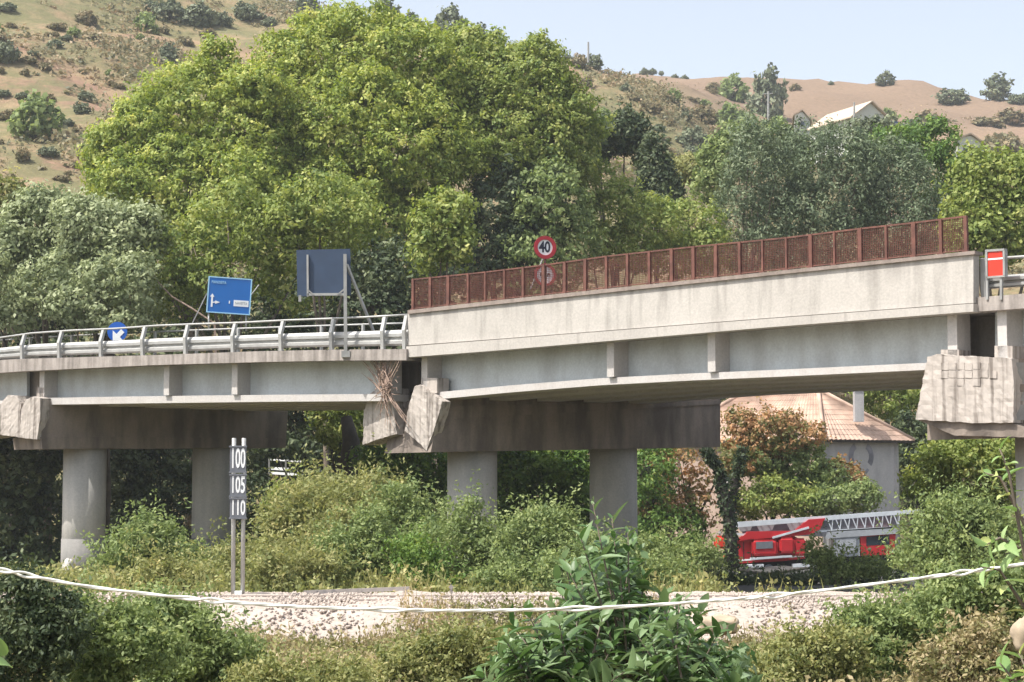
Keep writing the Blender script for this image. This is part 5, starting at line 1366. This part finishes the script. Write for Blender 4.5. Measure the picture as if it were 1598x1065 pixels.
named = [
 (55, 180, 46, 3, 'large spreading green bush on the pink earth at the left hillside', 1.0), (262, 92, 19, 1, 'lone round tree casting a shadow on the bare hillside terrace', 1.1),
 (8, 85, 22, 0, 'dark bush cut off by the left edge high on the hillside', 1.1), (45, 88, 14, 2, 'brown bush beside the dark one at the left edge', .8),
 (310, 22, 30, 0, 'dark bush in the middle of the clump at the hilltop', .9), (265, 12, 30, 5, 'dark bush at the left of the hilltop clump', .9), (345, 30, 18, 0, 'small dark bush at the right end of the hilltop clump', .9),
 (228, 35, 22, 3, 'mid green bush just below the hilltop clump', 1.0), (135, 30, 18, 4, 'rusty brown bush on the upper slope', .9), (90, 35, 18, 2, 'flat brown scrub left of the rusty bush', .6),
 (385, 15, 24, 0, 'dark bush near the crest right of the hilltop clump', .9), (420, 30, 14, 5, 'small bush on the crest beside the plane tree top', .9),
 (905, 95, 16, 4, 'brown bush on the crest beside the thin pole', 1.0), (928, 98, 14, 0, 'dark bush right of the thin pole on the crest', 1.3), (884, 88, 12, 0, 'low bush left of the thin pole on the crest', .8),
 (964, 103, 10, 5, 'tiny flat topped tree on the crest right of the pole', .9), (1050, 148, 15, 3, 'green bush midway on the pink slope right of the plane trees', .9), (830, 68, 10, 0, 'small dark tree on the skyline above the plane trees', 1.2),
 (1080, 213, 26, 0, 'round dark tree at the foot of the pink slope', 1.0), (1140, 185, 32, 3, 'broad green tree left of the tall dark hill tree', 1.0), (1145, 140, 26, 3, 'green crown behind, left of the tall dark hill tree', 1.1),
 (1095, 175, 22, 4, 'pale green bush between the slope and the hill trees', .9), (1120, 210, 20, 4, 'dusty green bush right of the round dark tree', .9),
 (1197, 160, 32, 1, 'tall dark hill tree behind the utility pole', 1.45), (1045, 240, 22, 4, 'yellow green scrub bush by the orange bank', .7), (1100, 250, 30, 2, 'low olive scrub right of the conifer', .6),
 (1382, 122, 14, 1, 'lone round tree on the pink ploughed far hill', .95), (1297, 130, 5, 0, 'tiny dark shrub on the ploughed far hill', 1.0),
 (1487, 142, 28, 0, 'broad dark bush on the right ridge', .7), (1556, 136, 26, 1, 'tallest dark bush on the right ridge', .9), (1525, 132, 14, 3, 'small green bush between the two dark ones on the right ridge', .7), (1590, 150, 18, 0, 'dark bush at the right edge of the ridge', .7),
 (1540, 175, 30, 2, 'olive scrub patch on the upper right slope', .5), (1580, 170, 32, 4, 'long dusty thicket below the right ridge bushes', .5), (1570, 215, 40, 2, 'dusty grey tree right of the low cream building', .9), (1425, 192, 20, 0, 'dark bush above the shade netting', .8),
 (1385, 180, 16, 3, 'green bush beside the gabled farmhouse', .9), (1450, 180, 28, 4, 'pale green bush above the shade netting', .7), (1215, 190, 20, 3, 'green bush at the foot of the utility pole', .8)]
for i, (u, v, r, p, lb, hs_) in enumerate(named):
    hillbush(u, v, r, p, 'hill_tree' if 'tree' in lb else 'hill_bush', lb, 'tree' if 'tree' in lb else 'bush', None, None, hs_)
rh = random.Random(77)
for i in range(150):
    while True:
        u = rh.uniform(-60, 1640); v = rh.uniform(5, 300)
        if i > 105:
            u = rh.uniform(985, 1245); v = rh.uniform(135, 265); break
        if (u < 430 and v > 2 and not (v > 230 and u > 120)) or (860 < u < 1120 and v > 100): break
    pr = rh.choice([2, 4, 2, 4, 0, 5, 3])
    reg = ('below the tall hill tree' if i > 105 else 'on the slope right of the plane trees' if u > 800 else
           ('high' if v < 90 else 'halfway up' if v < 180 else 'low') + (' on the outer left hillside' if u < 130 else ' on the left hillside beside the trees'))
    kd = {2: 'flat dusty bush', 4: 'upright dusty bush', 0: 'rounded dark bush', 5: 'flat dark bush', 3: 'fresh green bush'}[pr]
    hillbush(u, v, rh.uniform(6, 17), pr, 'hill_bush', 'small ' + kd + ' ' + reg, 'bush', kd.replace('bush', 'bushes') + ' ' + reg, None, rh.uniform(.6, 1.0))
for u, v, r in ((700, 45, 30), (745, 52, 24), (640, 18, 26), (770, 62, 18), (520, 6, 22), (480, 4, 22), (800, 66, 12), (600, 10, 26)):
    x = W(u, v, 312)[0]
    hillbush(u, v, r, rh.choice([0, 5, 1]), 'hill_tree', 'dark crest tree showing above the big plane trees', 'tree', 'trees along the crest above the plane trees', 314, 1.1)
for u, r in ((1006, 8), (1018, 7), (1032, 5), (1053, 6), (1068, 7)):
    hillbush(u, 112, r, 0, 'hill_bush', 'tiny dark dot of a bush on the far skyline', 'bush', 'tiny bushes on the far skyline', 495, 1.0)
# conifers half way up
TR('pine_tree', 'dark pine left of the orange bank on the hillside', 128, [(935, 215, 40, 26), (975, 210, 34, 28), (1005, 235, 22, 24), (920, 240, 30, 22)], 'dark', 9000, .34, .55, .3, 91, base=960, bark='darkbark')
TR('pine_tree', 'pointed dark conifer at the centre of the hillside by the orange bank', 124, [(1018, 225, 12, 20), (1022, 255, 20, 26), (1025, 285, 30, 26), (1030, 315, 40, 20)], 'dark', 8000, .32, .45, .2, 92, base=1025, bark='darkbark')
TR('hill_shrub', 'yellow green hedge on the terrace below the round dark tree', 140, [(1080, 265, 40, 18), (1050, 275, 30, 16), (1110, 275, 24, 20), (1040, 262, 20, 12)], 'khaki', 6000, .34, .5, .1, 93, cat='shrub')
TR('hill_shrub', 'green thicket in the dip behind the cypresses', 135, [(1130, 250, 40, 32), (1110, 290, 30, 30), (1160, 220, 34, 26), (1205, 215, 30, 20), (1230, 250, 40, 30)], 'mid', 12000, .34, .5, .1, 94, cat='shrub')
TR('hill_shrub', 'dark green thicket around the shade netting', 150, [(1370, 205, 26, 14), (1420, 215, 30, 14), (1345, 200, 20, 12)], 'hilldark', 5000, .34, .5, .1, 95, cat='shrub')

# ------------------------------------------------------------------ broad leaved plants close to the camera
def leaf_mesh(seed, L=1.0, wd=.19, curl=.25, m=None, tint=.4):
    rg = random.Random(seed); n = 5; vs = []; fs = []
    for i in range(n + 1):
        t = i / n; w = wd * (math.sin(math.pi * (t ** .75)) ** .8) if 0 < t < 1 else .004
        z = -curl * t * t * L; y = t * L
        vs += [(-w * L, y, z + w * .45), (0, y, z), (w * L, y, z + w * .45)]
    for i in range(n):
        a = 3 * i
        fs += [(a, a + 1, a + 4, a + 3), (a + 1, a + 2, a + 5, a + 4)]
    me = bpy.data.meshes.new('leaf'); me.from_pydata(vs, [], fs)
    for p in me.polygons: p.use_smooth = True
    a = me.attributes.new('tint', 'FLOAT', 'POINT'); a.data.foreach_set('value', np.full(len(vs), tint, np.float32))
    me.materials.append(m); return me
BIGL = [leaf_mesh(i, 1, .15 + .03 * (i % 3), .15 + .1 * (i % 4), F['big'], .1 + .11 * i) for i in range(8)]
PALEL = [leaf_mesh(i + 9, 1, .20 + .03 * (i % 2), .3, F['pale'], .15 + .13 * i) for i in range(6)]
def broad_plant(name, label, stems, base, Y, size, meshes, seed, per=14, cat='plant', limit=295, m='bark', spacing=None):
    """stems: lists of bearings (u, v, dy); leaves grow in whorls along each stem"""
    rg = random.Random(seed)
    bp_ = W(base, 1000, Y); o = np.array([bp_[0], bp_[1], float(ground(bp_[0], bp_[1])) - .03])
    e = empty(name, o, label, cat); mb = MB(); cnt = 0
    for st in stems:
        pts = [W(u, v, Y + (d[0] if d else 0)) for u, v, *d in st]
        mb.tube(pts, list(np.linspace(.016, .004, len(pts))), 6)
        for j in range(per):
            if cnt >= limit: break
            s = (j + rg.random() * .6) / per
            s = 1 - .72 * (1 - s) ** 1.15; tt = s * (len(pts) - 1); i = min(int(tt), len(pts) - 2); p = pts[i] + (pts[i + 1] - pts[i]) * (tt - i)
            ax_ = pts[i + 1] - pts[i]; ax_ /= np.linalg.norm(ax_)
            ang = j * 2.4 + rg.uniform(-.4, .4)
            s1 = np.cross(ax_, (0, 1, 0)); s1 /= np.linalg.norm(s1); s2 = np.cross(ax_, s1)
            lift = rg.uniform(.15, .8) + (.9 if s > .9 else 0)
            d_ = (s1 * math.cos(ang) + s2 * math.sin(ang)) + ax_ * lift; d_ /= np.linalg.norm(d_)
            z_ = ax_ - d_ * np.dot(ax_, d_) + np.array([0, 0, .5]); z_ -= d_ * np.dot(z_, d_); z_ /= np.linalg.norm(z_)
            x_ = np.cross(d_, z_)
            L_ = size * 1.1 * rg.choice((.45, .7, .9, 1.1, 1.35)) * rg.uniform(.85, 1.15) * (1.0 - .35 * max(0, s - .8) / .2)
            ob = bpy.data.objects.new('leaf', rg.choice(meshes)); COL.objects.link(ob); ob.parent = e
            mt = Matrix(((x_[0] * L_, d_[0] * L_, z_[0] * L_, p[0] - o[0]), (x_[1] * L_, d_[1] * L_, z_[1] * L_, p[1] - o[1]), (x_[2] * L_, d_[2] * L_, z_[2] * L_, p[2] - o[2]), (0, 0, 0, 1)))
            ob.matrix_local = mt; cnt += 1
    mb.build('stem', M[m], e, o, True)
    return e
def fan(base, tips, Y, v0=1150):
    return [[(base, v0, 0), (base + (u - base) * .45, v0 + (v - v0) * .55, d * .5), (u, v, d)] for u, v, d in tips]
broad_plant('broad_leaved_bush', 'tall broad leaved bush reaching up before the fourth column', fan(985, [(925, 785, 0), (955, 808, .3), (905, 835, -.3), (945, 850, .2), (980, 830, .1), (890, 895, -.2), (925, 905, .3), (968, 900, -.3), (1005, 900, .2), (880, 930, .1), (1035, 925, 0), (1015, 960, -.3)], 15), 985, 15, .205, BIGL, 1, 24)
broad_plant('broad_leaved_bush', 'right hand broad leaved bush with upright leaves below the boulder', fan(1050, [(1060, 935, 0), (1095, 950, .2), (1080, 985, -.2), (1120, 990, 0), (1040, 970, .2), (1015, 990, -.3), (1140, 1020, .1), (1100, 1025, .3), (1060, 1030, -.3), (1160, 1040, .1)], 14.5), 1050, 14.5, .20, BIGL, 2, 26)
broad_plant('broad_leaved_bush', 'low broad leaved bush at the bottom centre with leaves lit from the left', fan(900, [(820, 950, 0), (800, 975, .2), (870, 960, -.2), (850, 985, .1), (900, 955, .2), (940, 965, -.2), (800, 1010, .1), (770, 1035, .2), (840, 1020, -.3), (880, 1010, .3), (920, 1015, 0), (960, 1000, .2)], 14), 900, 14, .20, BIGL, 3, 23)
broad_plant('broad_leaved_bush', 'dense dark leaved bush core behind the central broad leaves', fan(960, [(930, 920, 0), (970, 930, .4), (1000, 950, 0), (900, 980, .5), (950, 1000, 0), (1000, 1010, .5), (860, 1000, 0), (1040, 1010, .3), (980, 880, .3), (940, 850, .4)], 16), 960, 16, .21, BIGL[:4], 4, 26)
broad_plant('broad_leaved_bush', 'upper left side shoots of the tall broad leaved bush', fan(930, [(880, 870, 0), (905, 880, .2), (930, 880, 0), (870, 905, .1), (900, 925, 0), (925, 930, .3), (950, 900, 0), (950, 940, .1), (860, 940, .2)], 15.4), 930, 15.4, .19, BIGL[3:], 21, 28)
broad_plant('broad_leaved_bush', 'bottom left outer shoots of the broad leaved bush', fan(860, [(790, 1000, 0), (770, 1010, .2), (820, 1030, 0), (860, 1035, .1), (900, 1045, 0), (940, 1040, .3), (980, 1045, 0), (750, 1055, .1)], 13.6), 860, 13.6, .19, BIGL[2:], 22, 30)
broad_plant('broad_leaved_bush', 'bottom right outer shoots of the broad leaved bush', fan(1080, [(1000, 1040, 0), (1040, 1050, .2), (1080, 1050, 0), (1120, 1055, .1), (1150, 1060, 0), (1180, 1065, .3), (990, 985, .2), (1035, 945, .1)], 13.8), 1080, 13.8, .19, BIGL[2:], 23, 30)
TR('bush', 'dark leafy undergrowth inside the central broad leaved bushes', 17.5, [(960, 960, 50, 50), (930, 1020, 70, 45), (1010, 1010, 60, 50), (860, 1040, 70, 36), (1090, 1050, 70, 36), (950, 900, 36, 40)], 'big', 9000, .12, .14, .02, 131, cat='bush', stems=3, kids=6)
broad_plant('pale_leaved_branch', 'pale green leaves hanging at the right edge above the tape', [[(1640, 1100, 0), (1605, 900, 0), (1575, 740, 0), (1560, 700, 0)], [(1640, 1000, 0), (1600, 820, .2), (1560, 745, .2), (1535, 738, .2)], [(1640, 950, 0), (1600, 860, .1), (1560, 840, 0), (1540, 850, 0)], [(1640, 1060, 0), (1600, 950, .1), (1560, 890, 0), (1530, 885, 0)]], 1640, 10.5, .13, PALEL, 5, 10, 'branch')
broad_plant('pale_leaved_branch', 'bright green leaves at the bottom right corner', fan(1640, [(1560, 1035, 0), (1590, 1020, .2), (1600, 1045, 0), (1570, 1060, .2)], 10), 1640, 10, .13, PALEL, 6, 10, 'plant')
broad_plant('pale_leaved_branch', 'single pale leaf pair poking in at the left edge', [[(-60, 1090, 0), (-30, 1045, 0), (2, 1022, 0)]], -60, 9, .16, PALEL, 7, 4, 'plant')
print('leaf faces', LEAFTOTAL[0])

# ------------------------------------------------------------------ summer haze
hz = MB().box((0, 650, 80), (1560, 1000, 89)).build('haze', None)
hm = bpy.data.materials.new('summer haze'); hm.use_nodes = True
hn = hm.node_tree.nodes; hn.clear(); ho_ = hn.new('ShaderNodeOutputMaterial'); hv = hn.new('ShaderNodeVolumePrincipled')
hv.inputs['Color'].default_value = (.86, .92, 1.0, 1); hv.inputs['Density'].default_value = .00024; hv.inputs['Anisotropy'].default_value = .2
hm.node_tree.links.new(hv.outputs[0], ho_.inputs['Volume'])
hz.data.materials.append(hm)
tag(hz, 'thin pale summer haze over the valley', 'haze', None, 'stuff')
